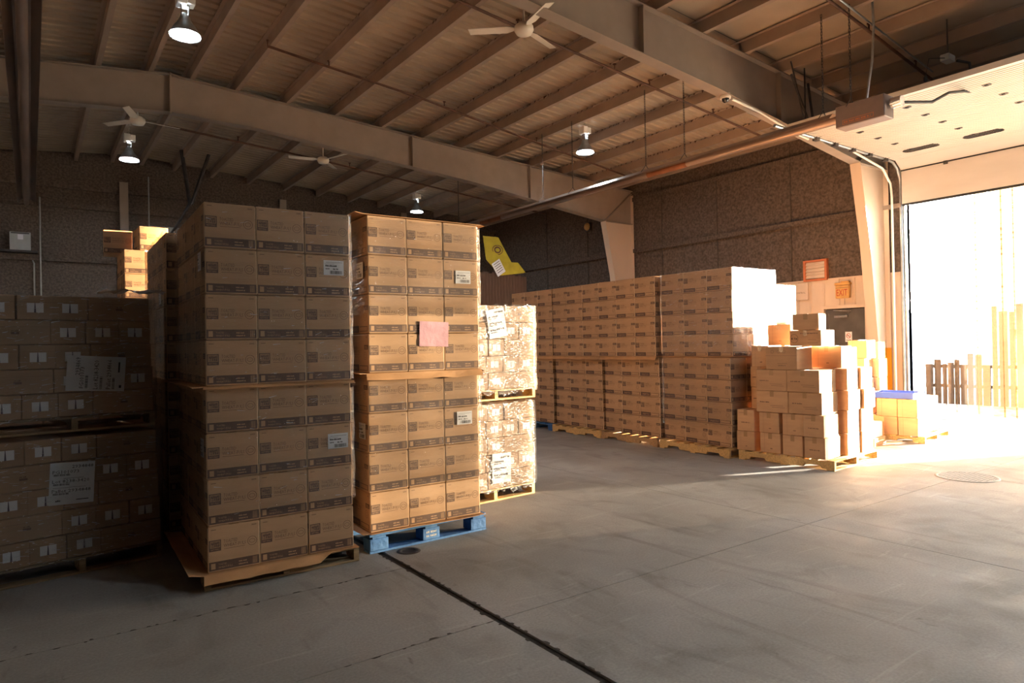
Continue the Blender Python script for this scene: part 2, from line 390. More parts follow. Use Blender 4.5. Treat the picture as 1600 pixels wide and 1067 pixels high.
PX = [-8.6, -7.5, -6.4, -5.3, -4.2, -3.2, -2.1, -1.05, -.02, .97, 1.77, 2.45, 3.24, 4.2, 5.2, 6.24, 7.26, 8.28, 9.3, 10.36, 11.4, 12.45, 13.45]
for x in PX:
    z = ztop(x)
    for ya, yb in ((Y0, FRAMES[0]), (FRAMES[0], FRAMES[1]), (FRAMES[1], FRAMES[2]), (FRAMES[2], Y1)):
        mb = MB(); a, b = ya+.002, yb-.002
        mb.box(x-.004, x+.004, a, b, z+.004, z+.196); mb.box(x+.004, x+.075, a, b, z+.004, z+.010); mb.box(x-.07, x-.004, a, b, z+.190, z+.196); mb.box(x+.069, x+.075, a, b, z+.010, z+.03)
        mb.build('purlin', 'purlin_paint', ce)
# debris hanging along the purlins of the middle bay
mb = MB(); r = random.Random(5)
for x in PX[11:]:
    y = FRAMES[1]+.2
    while y < FRAMES[2]:
        z = ztop(x)+.17; s = r.uniform(.012, .034); mb.add([(x-.075, y-s, z+.02), (x-.075, y+s, z+.025), (x-.085-r.uniform(0, .03), y, z-s*r.uniform(.4, 1.5))], [(0, 1, 2), (0, 2, 1)]); y += r.uniform(.05, .25)
mb.build('roof_fluff', 'pipe_rust', ce, kind='stuff')

# steel portal frames
def frame(y, label):
    f = empty('steel_frame', (0, y, 0), kind='structure', label=label)
    def flange(pts, nm, w=.10, t=.012, side=1, m='steel_beige'):
        mb = MB()
        for (p, q) in zip(pts, pts[1:]):
            d = Vector((q[0]-p[0], q[1]-p[1])).normalized(); n = Vector((-d.y, d.x))*t*side
            mb.prism([p, q, (q[0]+n.x, q[1]+n.y), (p[0]+n.x, p[1]+n.y)], -w, w)
        mb.build(nm, m, f)
    tp = [(RIDGE, ztop(RIDGE)), (13.95, ztop(13.95))]
    bt = [(RIDGE, 5.86), (3.7, 5.82), (8.65, 5.40), (11.2, 5.08), (12.87, 4.88)]
    cin = [(12.87, 4.88), (13.18, 3.41), (13.62, 0)]
    MB().prism([tp[0], tp[1], (13.95, 4.88), *reversed(bt)], -.006, .006).build('rafter_web', 'steel_beige', f)
    flange(tp, 'rafter_top_flange', side=-1); flange(bt, 'rafter_bottom_flange', side=1)
    MB().prism([(12.87, 4.88), (13.95, 4.88), (13.95, 0), (13.62, 0), (13.18, 3.41)], -.006, .006).build('column_web', 'column_paint', f)
    flange(cin, 'column_inner_flange', side=-1, m='column_paint'); flange([(13.95, 5.7), (13.95, 0)], 'column_outer_flange', side=-1, m='column_paint')
    for x in (RIDGE, 7.0, 10.3):
        zb = 5.86 if x == RIDGE else (5.54 if x == 7.0 else 5.19)
        mb = MB().box(x-.012, x+.012, -.095, .095, zb-.03 if x == RIDGE else zb+.01, ztop(x)+(.03 if x == RIDGE else -.02)); mb.build('splice_plate', 'steel_beige', f)
    mb = MB(); mb.prism([(12.87, 4.89), (12.90, 4.89), (13.94, 5.74), (13.90, 5.74)], -.09, .09); mb.build('knee_stiffener', 'steel_beige', f)
    MB().box(12.9, 13.94, -.09, .09, 4.875, 4.89).build('knee_plate', 'steel_beige', f)
    tl = [(LX, ztop(LX)), (RIDGE, ztop(RIDGE))]; bl = [(LX+1.1, 4.4), (-1.5, 5.55), (RIDGE, 5.86)]
    MB().prism([tl[0], tl[1], bl[2], bl[1], bl[0], (LX, 4.4)], -.006, .006).build('rafter_web', 'steel_beige', f)
    flange(tl, 'rafter_top_flange', side=-1); flange(bl, 'rafter_bottom_flange', side=1)
    MB().prism([(LX, 4.4), (LX+1.1, 4.4), (LX+.4, 0), (LX, 0)], -.1, .1).build('column_web', 'column_paint', f)
    return f
frame(FRAMES[0], 'beige steel portal frame overhead behind the camera')
frame(FRAMES[1], 'beige steel portal frame beside the open dock door with yellow column base')
frame(FRAMES[2], 'beige steel portal frame with splice at the ridge behind the tall stacks')

# walls
DY0, DY1, DZ = -.15, 6.15, 4.15     # dock door opening
def wall_part(parent, x0, x1, y0, y1, z0, z1, m, name): return MB().box(x0, x1, y0, y1, z0, z1).build(name, m, parent)
wr = MB().box(WX+.02, WX+.14, DY1, Y1, 0, 6.1).box(WX+.02, WX+.14, DY0, DY1, DZ, 6.1).box(WX+.02, WX+.14, Y0, DY0, 0, 6.1).build('wall_right', 'insulation', kind='structure', label='insulated side wall with the dock door, exit door and white liner panels')
def liner_panel(y0, y1, z0, z1, parent, xf=WX):
    """ribbed sheet facing -X"""
    mb = MB(); n = max(1, round((y1-y0)/.30)); w = (y1-y0)/n; prof = []
    for i in range(n):
        y = y0+i*w; prof += [(y, 0), (y+w-.05, 0), (y+w-.035, -.02), (y+w-.015, -.02), (y+w, 0)]
    vs = [v for (y, d) in prof for v in ((xf+d, y, z0), (xf+d, y, z1))]
    mb.add(vs, [(2*i, 2*i+1, 2*i+3, 2*i+2) for i in range(len(prof)-1)]); mb.build('liner_panel', 'liner', parent)
EY0, EY1, EZ = 6.95, 7.82, 2.17
y = EY1+.06
while y < Y1-.05: liner_panel(y, min(y+.9, Y1), 0, 2.8, wr); y += .905
liner_panel(EY0-.06, EY1+.06, EZ+.06, 2.8, wr); liner_panel(FRAMES[1]+.02, EY0-.06, 0, 2.8, wr); liner_panel(DY1+.06, FRAMES[1]-.02, 0, 2.8, wr)
y = DY0
while y > Y0+.1: liner_panel(max(Y0, y-.9), y, 0, 2.8, wr); y -= .905
MB().box(WX-.03, WX+.02, FRAMES[1], Y1, 2.8, 2.83).build('liner_cap', 'liner', wr)
MB().box(WX-.03, WX+.02, DY1+.04, FRAMES[1], 2.8, 2.83).build('liner_cap', 'liner', wr)
for z in (4.15, 5.6):
    for ya, yb in ((FRAMES[1]+.1, FRAMES[2]-.1), (FRAMES[2]+.1, Y1)):
        MB().box(WX-.10, WX+.02, ya, yb, z-.03, z+.02).box(WX-.10, WX-.09, ya, yb, z-.09, z-.03).build('girt', 'insulation', wr)
MB().box(WX-.10, WX+.02, DY1+.05, FRAMES[1], 4.09, 4.17).build('girt', 'steel_beige', wr)
for yy in (8.6, 10.6, 12.4, 15.4, 17.4): MB().box(WX-.006, WX+.02, yy, yy+.02, 2.83, 5.9).build('insulation_seam', 'wall_dark', wr)
wb = MB().box(LX, WX+.1, Y1, Y1+.12, 0, 6.9).build('wall_back', 'insulation', kind='structure', label='dark insulated end wall with steel girts')
for z, d in ((3.88, .12), (5.25, .10), (5.75, .08)): MB().box(LX, WX, Y1-d, Y1, z-.05, z).box(LX, WX, Y1-d, Y1-d+.02, z, z+.10).build('girt', 'insulation', wb)
for x in (2.05, 6.2, 10.2): MB().box(x-.10, x+.10, Y1-.14, Y1-.12, 0, 6.0).box(x-.01, x+.01, Y1-.12, Y1, 0, 6.0).build('post', 'steel_beige', wb)
mb = MB(); vs = []
for i in range(9): vs += [(2.62+i*.14+(.05 if k else 0), Y1-.03-(.02 if k else 0), 4.38 if not e else 4.92) for k in (0, 1) for e in (0, 1)]
mb.add(vs, [(2*i, 2*i+2, 2*i+3, 2*i+1) for i in range(17)]); mb.build('translucent_sheet', 'panel_grey', wb)
MB().box(LX-.12, LX, Y0, Y1, 0, 6).build('wall_left', 'insulation', kind='structure', label='dark insulated wall on the far side out of frame')
MB().box(LX, WX+.1, Y0-.12, Y0, 0, 7).build('wall_front', 'insulation', kind='structure', label='dark insulated end wall behind the camera')

# exit door
ed = empty('door_1', (WX, 0, 0), kind='structure', label='dark grey exit door with white no-smoking sign and push bar')
MB().bbox(-.06, -.02, EY0+.02, EY1-.02, .02, EZ-.02, .004).build('door_leaf', 'door_grey', ed)
MB().box(-.09, .02, EY0-.07, EY0, 0, EZ+.07).box(-.09, .02, EY1, EY1+.07, 0, EZ+.07).box(-.09, .02, EY0, EY1, EZ, EZ+.07).build('door_frame', 'liner', ed)
cl = MB().box(-.12, -.06, 7.30, 7.58, 1.97, 2.02).build('door_closer', 'aluminium', ed); MB().tube([(-.10, 7.34, 2.03), (-.14, 7.2, 2.10), (-.10, 7.6, 2.13)], .009, 6).build('arm', 'aluminium', cl)
pb = MB().box(-.13, -.10, 7.10, 7.52, 1.30, 1.38).box(-.10, -.06, 7.12, 7.16, 1.31, 1.37).box(-.10, -.06, 7.46, 7.50, 1.31, 1.37).build('push_bar', 'panel_grey', ed)
MB().box(-.064, -.058, EY1-.10, EY1-.09, .1, EZ-.1).build('astragal', 'aluminium', ed)
ns = MB().box(-.068, -.062, 7.235, 7.375, 1.46, 1.67).build('no_smoking_sign', 'paper_white', ed)
mb = MB(); F = Face(mb, (-.068, 7.375, 1.46), (0, -1, 0), (0, 0, 1), (-1, 0, 0)); F.ring(.07, .125, .052, .052, .011, 1); F.poly([(.032, .155), (.040, .163), (.108, .095), (.100, .087)], 1, .0009); F.rect(.035, .095, .118, .128, 0); F.marks(.015, .025, .028, .11, 0)
mb.build('no_smoking_print', ['ink_black', 'sign_red'], ns)
# exit sign
es = empty('exit_sign', (WX-.03, 7.40, 2.38), label='weathered yellow exit sign with red letters above the exit door', cat='sign')
MB().bbox(-.09, 0, -.145, .145, 0, .27, .01).build('housing', 'sign_yellow', es)
mb = MB(); F = Face(mb, (-.09, .145, 0), (0, -1, 0), (0, 0, 1), (-1, 0, 0)); F.text('EXIT', .03, .05, .20, .23, 0, .0015); F.rect(.012, .278, .215, .222, 1, .0012); mb.build('lettering', ['sign_red', 'ink_black'], es)
MB().bbox(-.10, .0, -.17, .16, .275, .33, .01).box(-.10, -.02, -.15, .02, .33, .355).build('emergency_lamp_pack', 'sign_yellow', es)
MB().tube([(0, 0, -.01), (0, 0, -.14)], .008, 6).build('conduit', 'liner', es)
# louver
lv = empty('wall_louver', (WX-.02, 8.02, 2.80), label='orange framed wall louver with pale slats above the liner', cat='louver')
MB().box(-.05, .03, -.27, -.22, 0, .46).box(-.05, .03, .22, .27, 0, .46).box(-.05, .03, -.22, .22, 0, .04).box(-.05, .03, -.22, .22, .42, .46).build('louver_frame', 'louver_orange', lv)
for i in range(5): MB().box(-.012, .012, -.22, .22, -.035, .035).build('slat', 'liner', lv, loc=(-.01, 0, .09+i*.072), rot=(0, R(28), 0))
# control sign
cs = empty('control_sign', (WX-.03, 8.40, 2.40), label='pale control panel sign on the liner beside the stacks', cat='sign')
MB().bbox(-.02, 0, -.20, .20, 0, .38, .004).build('plate', 'liner', cs)
mb = MB(); F = Face(mb, (-.02, .20, 0), (0, -1, 0), (0, 0, 1), (-1, 0, 0)); F.text('CONTROL', .10, .14, .06, .24); mb.build('lettering', 'ink_line', cs)
# alarm bell
ab = empty('alarm_bell', (WX-.1, 15.3, 5.1), label='round yellowed alarm bell high on the dark wall', cat='bell')
MB().box(.0, .1, -.10, .10, -.12, .12).build('back_box', 'steel_dark', ab)
mb = MB(); mb.lathe([(.0, .07), (.06, .065), (.11, .03), (.12, 0)], 16); mb.build('gong', 'sign_yellow', ab, rot=(0, R(-90), 0))

# dock door: jamb, tracks, sections, curtain
MB().box(WX-.05, WX+.16, DY1, DY1+.05, 0, DZ+.7).build('trim_1', 'galvanised', kind='structure', label='grey steel jamb of the dock door')
MB().box(WX-.05, WX+.16, DY0-.05, DY0, 0, DZ+.7).build('trim_2', 'galvanised', kind='structure', label='grey steel jamb on the near side of the dock door')
dd = empty('door_2', (0, 0, 0), kind='structure', label='open white sectional dock door running back under the roof')
HZ = 4.96
def section(name, x0, x1, nrib):
    mb = MB(); n = nrib; w = (x1-x0)/n
    prof = [(x0+.004, 0)]
    for i in range(n): prof += [(x0+i*w+.012, 0), (x0+i*w+.02, .012), (x0+(i+1)*w-.02, .012), (x0+(i+1)*w-.012, 0)]
    prof += [(x1-.004, 0)]
    a, b = DY0-.03, DY1+.02
    vs = [v for (x, d) in prof for v in ((x, a, HZ-d), (x, b, HZ-d))]
    mb.add(vs, [(2*i, 2*i+1, 2*i+3, 2*i+2) for i in range(len(prof)-1)]); mb.box(x0+.004, x1-.004, a, b, HZ+.002, HZ+.045)
    return mb.build(name, 'door_panel', dd)
secs = []
xe = [13.62, 13.02, 12.42, 11.82, 11.22, 10.62, 10.02]
for i in range(6): secs.append(section('door_section', xe[i+1], xe[i], 8))
# curved section and hanging bottom section
mb = MB(); a, b = DY0-.03, DY1+.02
mb.add([(13.625, a, HZ), (13.625, b, HZ), (13.88, b, 4.79), (13.88, a, 4.79), (13.63, a, HZ+.045), (13.63, b, HZ+.045), (13.92, b, 4.80), (13.92, a, 4.80)], [(0, 1, 2, 3), (7, 6, 5, 4), (0, 3, 7, 4), (1, 5, 6, 2)]); mb.build('door_section', 'door_panel', dd)
bs = MB().box(13.88, 13.925, a, b, 4.14, 4.785).build('door_section', 'door_panel', dd)
MB().box(13.885, 13.92, a, b, 4.10, 4.14).build('bottom_seal', 'rubber', dd)
MB().box(13.86, 13.93, a, b, 4.775, 4.795).build('section_seam', 'rubber', dd)
for k in range(1): MB().box(13.86, 13.88, 5.35, 5.42, 4.74, 4.83).build('hinge', 'steel_dark', dd)
# oval windows in the second section from the wall
for yc in (5.50, 4.52, 3.52, 2.7):
    mb = MB(); pts = [(13.14+.125*math.sin(t), yc+sg*.2+.1*math.cos(t)) for sg, t0 in ((1, -math.pi/2), (-1, math.pi/2)) for t in [t0+math.pi*k/8 for k in range(9)]]
    mb.prism(pts, HZ-.012, HZ+.01, 'z'); w = mb.build('door_window', 'window_dark', dd)
# hinges along the section joints
for xj in (13.02, 12.42, 11.82, 11.22, 10.62):
    for yc in (5.62, 4.62, 3.6, 2.6): MB().box(xj-.035, xj+.035, yc-.05, yc+.05, HZ-.018, HZ-.004).box(xj-.02, xj+.02, yc-.02, yc+.02, HZ-.03, HZ-.018).build('hinge', 'steel_dark', dd)
MB().box(10.0, 10.05, a, b, HZ-.03, HZ+.05).build('top_rail', 'door_panel', dd)
def track(y, s):
    mb = MB(); pts = [(13.93, y, 0), (13.93, y, 4.45), (13.90, y, 4.65), (13.80, y, 4.83), (13.62, y, 4.93), (13.4, y, 4.95), (9.7, y, 4.95)]
    mb.tube(pts, .028, 6); t = mb.build('track', 'galvanised', dd)
    MB().box(13.96, 14.0, y-.03, y+.03, 0, 4.9).build('track_angle', 'galvanised', t)
    for x in (13.3, 12.7, 12.1, 11.5, 10.9, 10.3): MB().box(x-.05, x+.05, y-.05, y+.03, 4.90, 5.02).tube([(x, y-.1, 4.96), (x, y+.06, 4.96)], .016, 6).build('roller_bracket', 'steel_dark', t)
    MB().tube([(10.6, y, 4.97), (10.6, y, ztop(10.6)+.05)], .014, 5).build('hanger', 'steel_dark', t); MB().tube([(10.65, y, 4.97), (10.2, y, ztop(10.2)+.05)], .014, 5).build('hanger', 'steel_dark', t)
track(DY1+.06, 1); track(DY0-.08, -1)
MB().tube([(13.80, 6.32, .2), (13.80, 6.32, 4.3), (13.76, 6.32, 4.55), (13.4, 6.30, 4.80), (12.2, 6.3, 4.98), (11.2, 6.3, 5.12)], .022, 8).build('hose', 'plastic_white', label='pale conduit bending up from the jamb along the door track', cat='conduit')
# strip curtain
sc_ = empty('strip_curtain', (13.99, 0, 0), label='yellowed clear plastic strip curtain hanging across the dock door', cat='curtain')
MB().box(-.01, .05, DY0, DY1, DZ-.02, DZ+.08).build('curtain_rail', 'galvanised', sc_)
r = random.Random(11); y = DY0+.02; i = 0; strips = []
while y < DY1-.1:
    w = .20; x = .012 if i % 2 else .03; z0 = .06+r.uniform(0, .07); tw = r.uniform(-.012, .012); mb = MB(); vs = []
    n = 8
    for k in range(n+1):
        z = z0+(DZ-z0)*k/n; ph = tw*(1-k/n)
        vs += [(x-ph, y, z), (x+.004, y+w/2, z), (x+ph, y+w, z)]
    fs = []
    for k in range(n):
        for q in (0, 1): fs.append((3*k+q, 3*k+q+1, 3*k+q+4, 3*k+q+3))
    mb.add(vs, fs); mb.build('strip', 'strip_amber' if 3.85 < y < 4.85 else 'strip_pvc', sc_); y += .178 if r.random() > .3 else .225; i += 1
for (ya, yb, x, sm_) in ((3.9, 4.24, .05, 'strip_sun_dim'), (DY0+.01, 1.72, .05, 'strip_sun_dim'), (DY0+.01, .95, .07, 'strip_sun_dim_weak')):  # extra strips added out of view to dim the sun on chosen stacks
    yy = ya
    while yy < yb-.05:
        MB().add([(x, yy, .08), (x+.006, yy+.1, .08), (x, yy+.2, .08), (x, yy, DZ), (x+.006, yy+.1, DZ), (x, yy+.2, DZ)], [(0, 1, 4, 3), (1, 2, 5, 4)]).build('sun_dim_strip', sm_, sc_); yy += .185
# outside
MB().box(WX+.15, 90, -60, 60, -.25, -.03).build('ground', 'apron', kind='structure', label='pale sunlit concrete yard outside the dock door')
fe = empty('yard_fence', (0, 0, 0), label='brown plank fence in the yard beyond the plastic strips', cat='fence')
r = random.Random(17); y = 3.9
while y < 7.2:
    w = r.uniform(.09, .17); h = (2.05 if y < 5.85 else .95)+r.uniform(-.15, .2)
    MB().box(17.3, 17.33, y, y+w, -.03, h).build('plank', 'fence_wood', fe); y += w+r.choice((.008, .012, .03))
for z in (.35, .8): MB().box(17.33, 17.39, 3.85, 7.25, z, z+.08).build('rail', 'fence_wood', fe)

# ================================================================== CARTONS
CW, CD, CH = .318, .402, .295
def big_carton_meshes():
    mb = MB(); mb.bbox(-CW/2, CW/2, -CD/2, CD/2, .001, CH-.002, .006, 0, 1); body = mb.mesh('carton', ['cardboard', 'cardboard_edge'])
    mb = MB(); mb.box(-.03, .03, -CD/2+.002, CD/2-.002, CH-.002, CH-.0012); tape = mb.mesh('tape', 'tape')
    mb = MB()
    def art(F, w, side):
        L = .008; s = .071
        F.rect(L, L+s, .135, .135+s, 0); F.frame(L+.006, L+s-.006, .135+.022, .135+s-.006, .003, 2, .0010)
        F.text("MOM'S", L+.012, .185, .017, s-.024, 2, .0010); F.text('BEST', L+.012, .162, .026, s-.024, 2, .0010); F.text('NATURALS', L+.010, .141, .014, s-.020, 2, .0010)
        F.text('TOASTED', .095, .180, .030, .085, 1); F.text('WHEAT-FULS', .095, .152, .030, .135, 1)
        F.rect(.097, .225, .141, .1435, 1)
        F.ring(.270 if not side else .335, .166 if not side else .13, .030, .030, .003, 1); F.ring(.270 if not side else .335, .166 if not side else .13, .019, .014, .0025, 1, 12)
        if not side:
            F.rect(.006, w-.006, .012, .068, 0); F.frame(.018, .044, .022, .058, .013, 2, .0010)
            F.text('TOASTED', .062, .042, .016, .05, 2, .0010); F.text('WHEAT-FULS', .062, .023, .016, .085, 2, .0010); F.marks(.185, .042, .012, .05, 2, .0010); F.marks(.185, .024, .012, .055, 2, .0010)
            for k in range(5): F.rect(w-.045+k*.006, w-.0425+k*.006, .018, .062, 2, .0010)
        else:
            F.rect(.006, w*.52, .012, .064, 0); F.text('WHEAT-FULS', .04, .024, .032, w*.36, 2, .0010); F.rect(w*.55, w-.02, .018, .058, 1, .0005); F.rect(w*.56, w-.03, .024, .052, 2, .0009)
            F.rect(w-.085, w-.006, .178, .212, 0); F.rect(w-.075, w-.02, .186, .190, 2, .0010); F.rect(w-.075, w-.03, .197, .201, 2, .0010)
        for k in range(3): F.rect(.02, .05+.02*k, .270-.0*k, .274, 1) if k == 0 else F.rect(w-.05, w-.02, .262+.005*k, .2645+.005*k, 1)
    art(Face(mb, (-CW/2, -CD/2, 0), (1, 0, 0), (0, 0, 1), (0, -1, 0)), CW, False)
    art(Face(mb, (-CW/2, CD/2, 0), (0, -1, 0), (0, 0, 1), (-1, 0, 0)), CD, True)
    art(Face(mb, (CW/2, -CD/2, 0), (0, 1, 0), (0, 0, 1), (1, 0, 0)), CD, True)
    return body, tape, mb.mesh('printing', ['ink_brown', 'ink_line', 'cardboard'])
BIG = big_carton_meshes()
def big_carton(loc, rz, label, group):
    o = put('printed_carton', BIG[0], None, loc, rz, label=label, cat='carton', group=group)
    put('tape', BIG[1], o); put('printing', BIG[2], o, kind='stuff'); return o

SW, SD, SH = .203, .388, .165
def small_carton_meshes():
    end = MB().bbox(-SW/2, SW/2, -SD/2, SD/2, .001, SH-.002, .004).mesh('carton', 'cardboard_small')
    mb = MB(); F = Face(mb, (-SW/2, -SD/2, 0), (1, 0, 0), (0, 0, 1), (0, -1, 0))
    F.poly([(.055, .048), (.094, .048), (.098, .112), (.055, .112)], 0); F.poly([(.106, .048), (.148, .048), (.148, .112), (.102, .112)], 0); F.poly([(.094, .048), (.106, .048), (.102, .112), (.098, .112)], 1)
    F.rect(.003, SW-.003, .117, .1185, 2); lab = mb.mesh('split_label', ['label_white', 'label_slit', 'ink_line'])
    side = MB().bbox(-SD/2, SD/2, -SW/2, SW/2, .001, SH-.002, .004).mesh('carton', 'cardboard_small')
    mb = MB(); F = Face(mb, (-SD/2, -SW/2, 0), (1, 0, 0), (0, 0, 1), (0, -1, 0)); F.rect(.17, .215, .07, .085, 0); F.rect(.003, SD-.003, .117, .1185, 0); F.marks(.172, .088, .014, .04, 0)
    return end, lab, side, mb.mesh('printing', 'ink_line')
SMALL = small_carton_meshes()
def small_carton(loc, rz, is_end, label, group):
    o = put('small_carton', SMALL[0] if is_end else SMALL[2], None, loc, rz, label=label, cat='carton', group=group)
    put('split_label', SMALL[1], o) if is_end else put('printing', SMALL[3], o, kind='stuff')
    return o

# ------------------------------------------------------------------ pallets
_pm = {}
def pallet(loc, rz, label, wood, wx=1.016, ly=1.219, h=.125, notch_x=False):
    """stringer pallet: stringers along y (ly) under deck boards along x; h total. notches show on the x sides"""
    key = (wood, wx, ly, h)
    if key not in _pm:
        t = .016; sh = h-2*t
        poly = [(-ly/2, 0), (-ly/2+.15, 0), (-ly/2+.17, .035), (-ly/2+.36, .035), (-ly/2+.38, 0), (ly/2-.38, 0), (ly/2-.36, .035), (ly/2-.17, .035), (ly/2-.15, 0), (ly/2, 0), (ly/2, sh), (-ly/2, sh)]
        a = MB()
        # notched stringer as strips between the notches so that the side outline is right
        for (p, q, zz) in ((-ly/2, -ly/2+.15, 0), (-ly/2+.15, -ly/2+.38, .035), (-ly/2+.38, ly/2-.38, 0), (ly/2-.38, ly/2-.15, .035), (ly/2-.15, ly/2, 0)): a.box(-.019, .019, p, q, zz, sh)
        a.prism([(-ly/2+.15, 0), (-ly/2+.15, .036), (-ly/2+.17, .036)], -.019, .019, 'x').prism([(-ly/2+.38, 0), (-ly/2+.36, .036), (-ly/2+.38, .036)], -.019, .019, 'x').prism([(ly/2-.15, 0), (ly/2-.17, .036), (ly/2-.15, .036)], -.019, .019, 'x').prism([(ly/2-.38, 0), (ly/2-.38, .036), (ly/2-.36, .036)], -.019, .019, 'x')
        b = MB().bbox(-wx/2, wx/2, -.045, .045, 0, t, .002)
        _pm[key] = (a.mesh('stringer', wood), b.mesh('deck_board', wood), t, sh)
    a, b, t, sh = _pm[key]; o = empty('pallet', loc, rz, label=label, cat='pallet', group='wooden pallets')
    for x in (-wx/2+.02, 0, wx/2-.02): put('stringer', a, o, (x, 0, t))
    n = 7
    for i in range(n): put('deck_board', b, o, (0, -ly/2+.046+i*(ly-.092)/(n-1), t+sh))
    for i in (0, 3, 6): put('bottom_board', b, o, (0, -ly/2+.046+i*(ly-.092)/(n-1), 0))
    return o
def block_pallet(loc, rz, label, wx=1.04, ly=1.22, h=.14):
    o = empty('pallet', loc, rz, label=label, cat='pallet', group='blue pallets')
    bl = MB().bbox(-.075, .075, -.06, .06, .018, h-.034, .004).mesh('block', 'paint_blue'); bd = MB().bbox(-wx/2, wx/2, -.055, .055, 0, .017, .002).mesh('deck_board', 'paint_blue'); bt = MB().bbox(-.055, .055, -ly/2, ly/2, 0, .017, .002).mesh('stretcher_board', 'paint_blue')
    for x in (-wx/2+.076, 0, wx/2-.076):
        put('stretcher_board', bt, o, (x, 0, h-.034))
        for y in (-ly/2+.061, 0, ly/2-.061): put('block', bl, o, (x, y, 0))
    for i in range(7): put('deck_board', bd, o, (0, -ly/2+.056+i*(ly-.112)/6, h-.017))
    for y in (-ly/2+.056, 0, ly/2-.056): put('bottom_board', bd, o, (0, y, 0))
    mb = MB(); F = Face(mb, (-.075, -ly/2, .018), (1, 0, 0), (0, 0, 1), (0, -1, 0)); F.marks(.03, .05, .025, .09); F.marks(.03, .02, .025, .09); mb.build('stencil', 'panel_grey', o, loc=(0, .0006, 0))
    return o

# ------------------------------------------------------------------ stretch film, trays, papers
def wrap(x0, x1, y0, y1, z0, z1, loc, rz, label, m='stretch_film', seed=0, sides='ns', amp=.006, ragged=.03, glint_creases=0, cside='front'):
    """a loose skin of film round a load in the load's own axes"""
    r = random.Random(seed); mb = MB(); o = []
    per = []
    nx, ny, nz = 26, 26, 22
    loop = [(x0+(x1-x0)*i/nx, y0, 0, -1) for i in range(nx)]+[(x1, y0+(y1-y0)*i/ny, 1, 0) for i in range(ny)]+[(x1-(x1-x0)*i/nx, y1, 0, 1) for i in range(nx)]+[(x0, y1-(y1-y0)*i/ny, -1, 0) for i in range(ny)]
    n = len(loop); vs = []
    rag = [r.uniform(-1, 1) for _ in range(n)]
    ph = [r.uniform(0, 6.28) for _ in range(8)]
    for k in range(nz+1):
        t = k/nz
        for i, (x, y, nxx, nyy) in enumerate(loop):
            z = z0+(z1-z0)*t
            if k == 0: z += ragged*rag[i]
            if k == nz: z += ragged*.4*rag[(i*7) % n]
            d = amp*(.5+.5*math.sin(i*.9+ph[0]+z*23))*r.uniform(.2, 1)
            vs.append((x+nxx*d, y+nyy*d, z))
    fs = [(k*n+i, k*n+(i+1) % n, (k+1)*n+(i+1) % n, (k+1)*n+i) for k in range(nz) for i in range(n)]
    mb.add(vs, fs, 0, True)
    ob = mb.build('stretch_film', m, loc=loc, rz=rz, label=label, cat='film', group='stretch film round pallet loads')
    if glint_creases:
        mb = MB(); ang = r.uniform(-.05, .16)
        for _ in range(glint_creases):
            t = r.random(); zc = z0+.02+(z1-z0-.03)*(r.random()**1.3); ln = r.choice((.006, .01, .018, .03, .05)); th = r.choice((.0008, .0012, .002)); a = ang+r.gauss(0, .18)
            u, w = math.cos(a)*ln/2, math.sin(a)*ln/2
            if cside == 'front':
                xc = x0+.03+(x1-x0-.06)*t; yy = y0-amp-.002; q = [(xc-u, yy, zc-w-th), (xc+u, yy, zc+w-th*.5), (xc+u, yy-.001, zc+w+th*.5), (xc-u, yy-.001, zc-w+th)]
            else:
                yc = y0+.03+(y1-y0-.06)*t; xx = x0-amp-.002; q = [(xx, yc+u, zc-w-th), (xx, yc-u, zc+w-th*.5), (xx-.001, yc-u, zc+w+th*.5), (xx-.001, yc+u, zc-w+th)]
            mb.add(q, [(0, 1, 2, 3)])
        mb.build('film_glint_creases', 'film_white', ob, kind='stuff')  # pale crease streaks, coloured white to stand in for glints on the film
    return ob
def tray(x0, x1, y0, y1, z, loc, rz, label, lips=(.05, .05, .05, .05), droop=(.02, .02, .02, .02), front=1.0):
    """thin cardboard sheet with folded lips: -y, +x, +y, -x"""
    o = empty('cardboard_tray', loc, rz, label=label, cat='tray', group='cardboard trays between tiers')
    t = .004
    MB().box(x0, x1, y0, y1, z-t, z).build('sheet', 'cardboard_tray', o)
    def lip(pts, out):
        n = 8; mb = MB(); vs = []; r = random.Random(int(z*1000)+len(label))
        for i in range(n+1):
            a = Vector(pts[0]).lerp(Vector(pts[1]), i/n); b = Vector(pts[3]).lerp(Vector(pts[2]), i/n)
            b += Vector((0, 0, r.uniform(-.006, .006)))
            vs += [a, b, b+Vector((0, 0, .004)), a+Vector((0, 0, .004))]
        fs = []
        for i in range(n):
            for q in range(4): fs.append((4*i+q, 4*i+(q+1) % 4, 4*i+4+(q+1) % 4, 4*i+4+q))
        fs += [(3, 2, 1, 0), (4*n, 4*n+1, 4*n+2, 4*n+3)]
        mb.add(vs, fs); mb.build('lip', 'cardboard_tray', o)
    zb = z-t
    l, d = lips, droop
    xr = x0+(x1-x0)*front
    if l[0]: lip([(x0, y0, zb), (xr, y0, zb), (xr-(0 if front == 1 else .10), y0-l[0], zb-d[0]), (x0-.01, y0-l[0], zb-d[0])], 0)
    if l[1]: lip([(x1, y0, zb), (x1, y1, zb), (x1+l[1], y1+.01, zb-d[1]), (x1+l[1], y0-.01, zb-d[1])], 0)
    if l[2]: lip([(x1, y1, zb), (x0, y1, zb), (x0-.01, y1+l[2], zb-d[2]), (x1+.01, y1+l[2], zb-d[2])], 0)
    if l[3]: lip([(x0, y1, zb), (x0, y0, zb), (x0-l[3], y0-.01, zb-d[3]), (x0-l[3], y1+.01, zb-d[3])], 0)
    return o
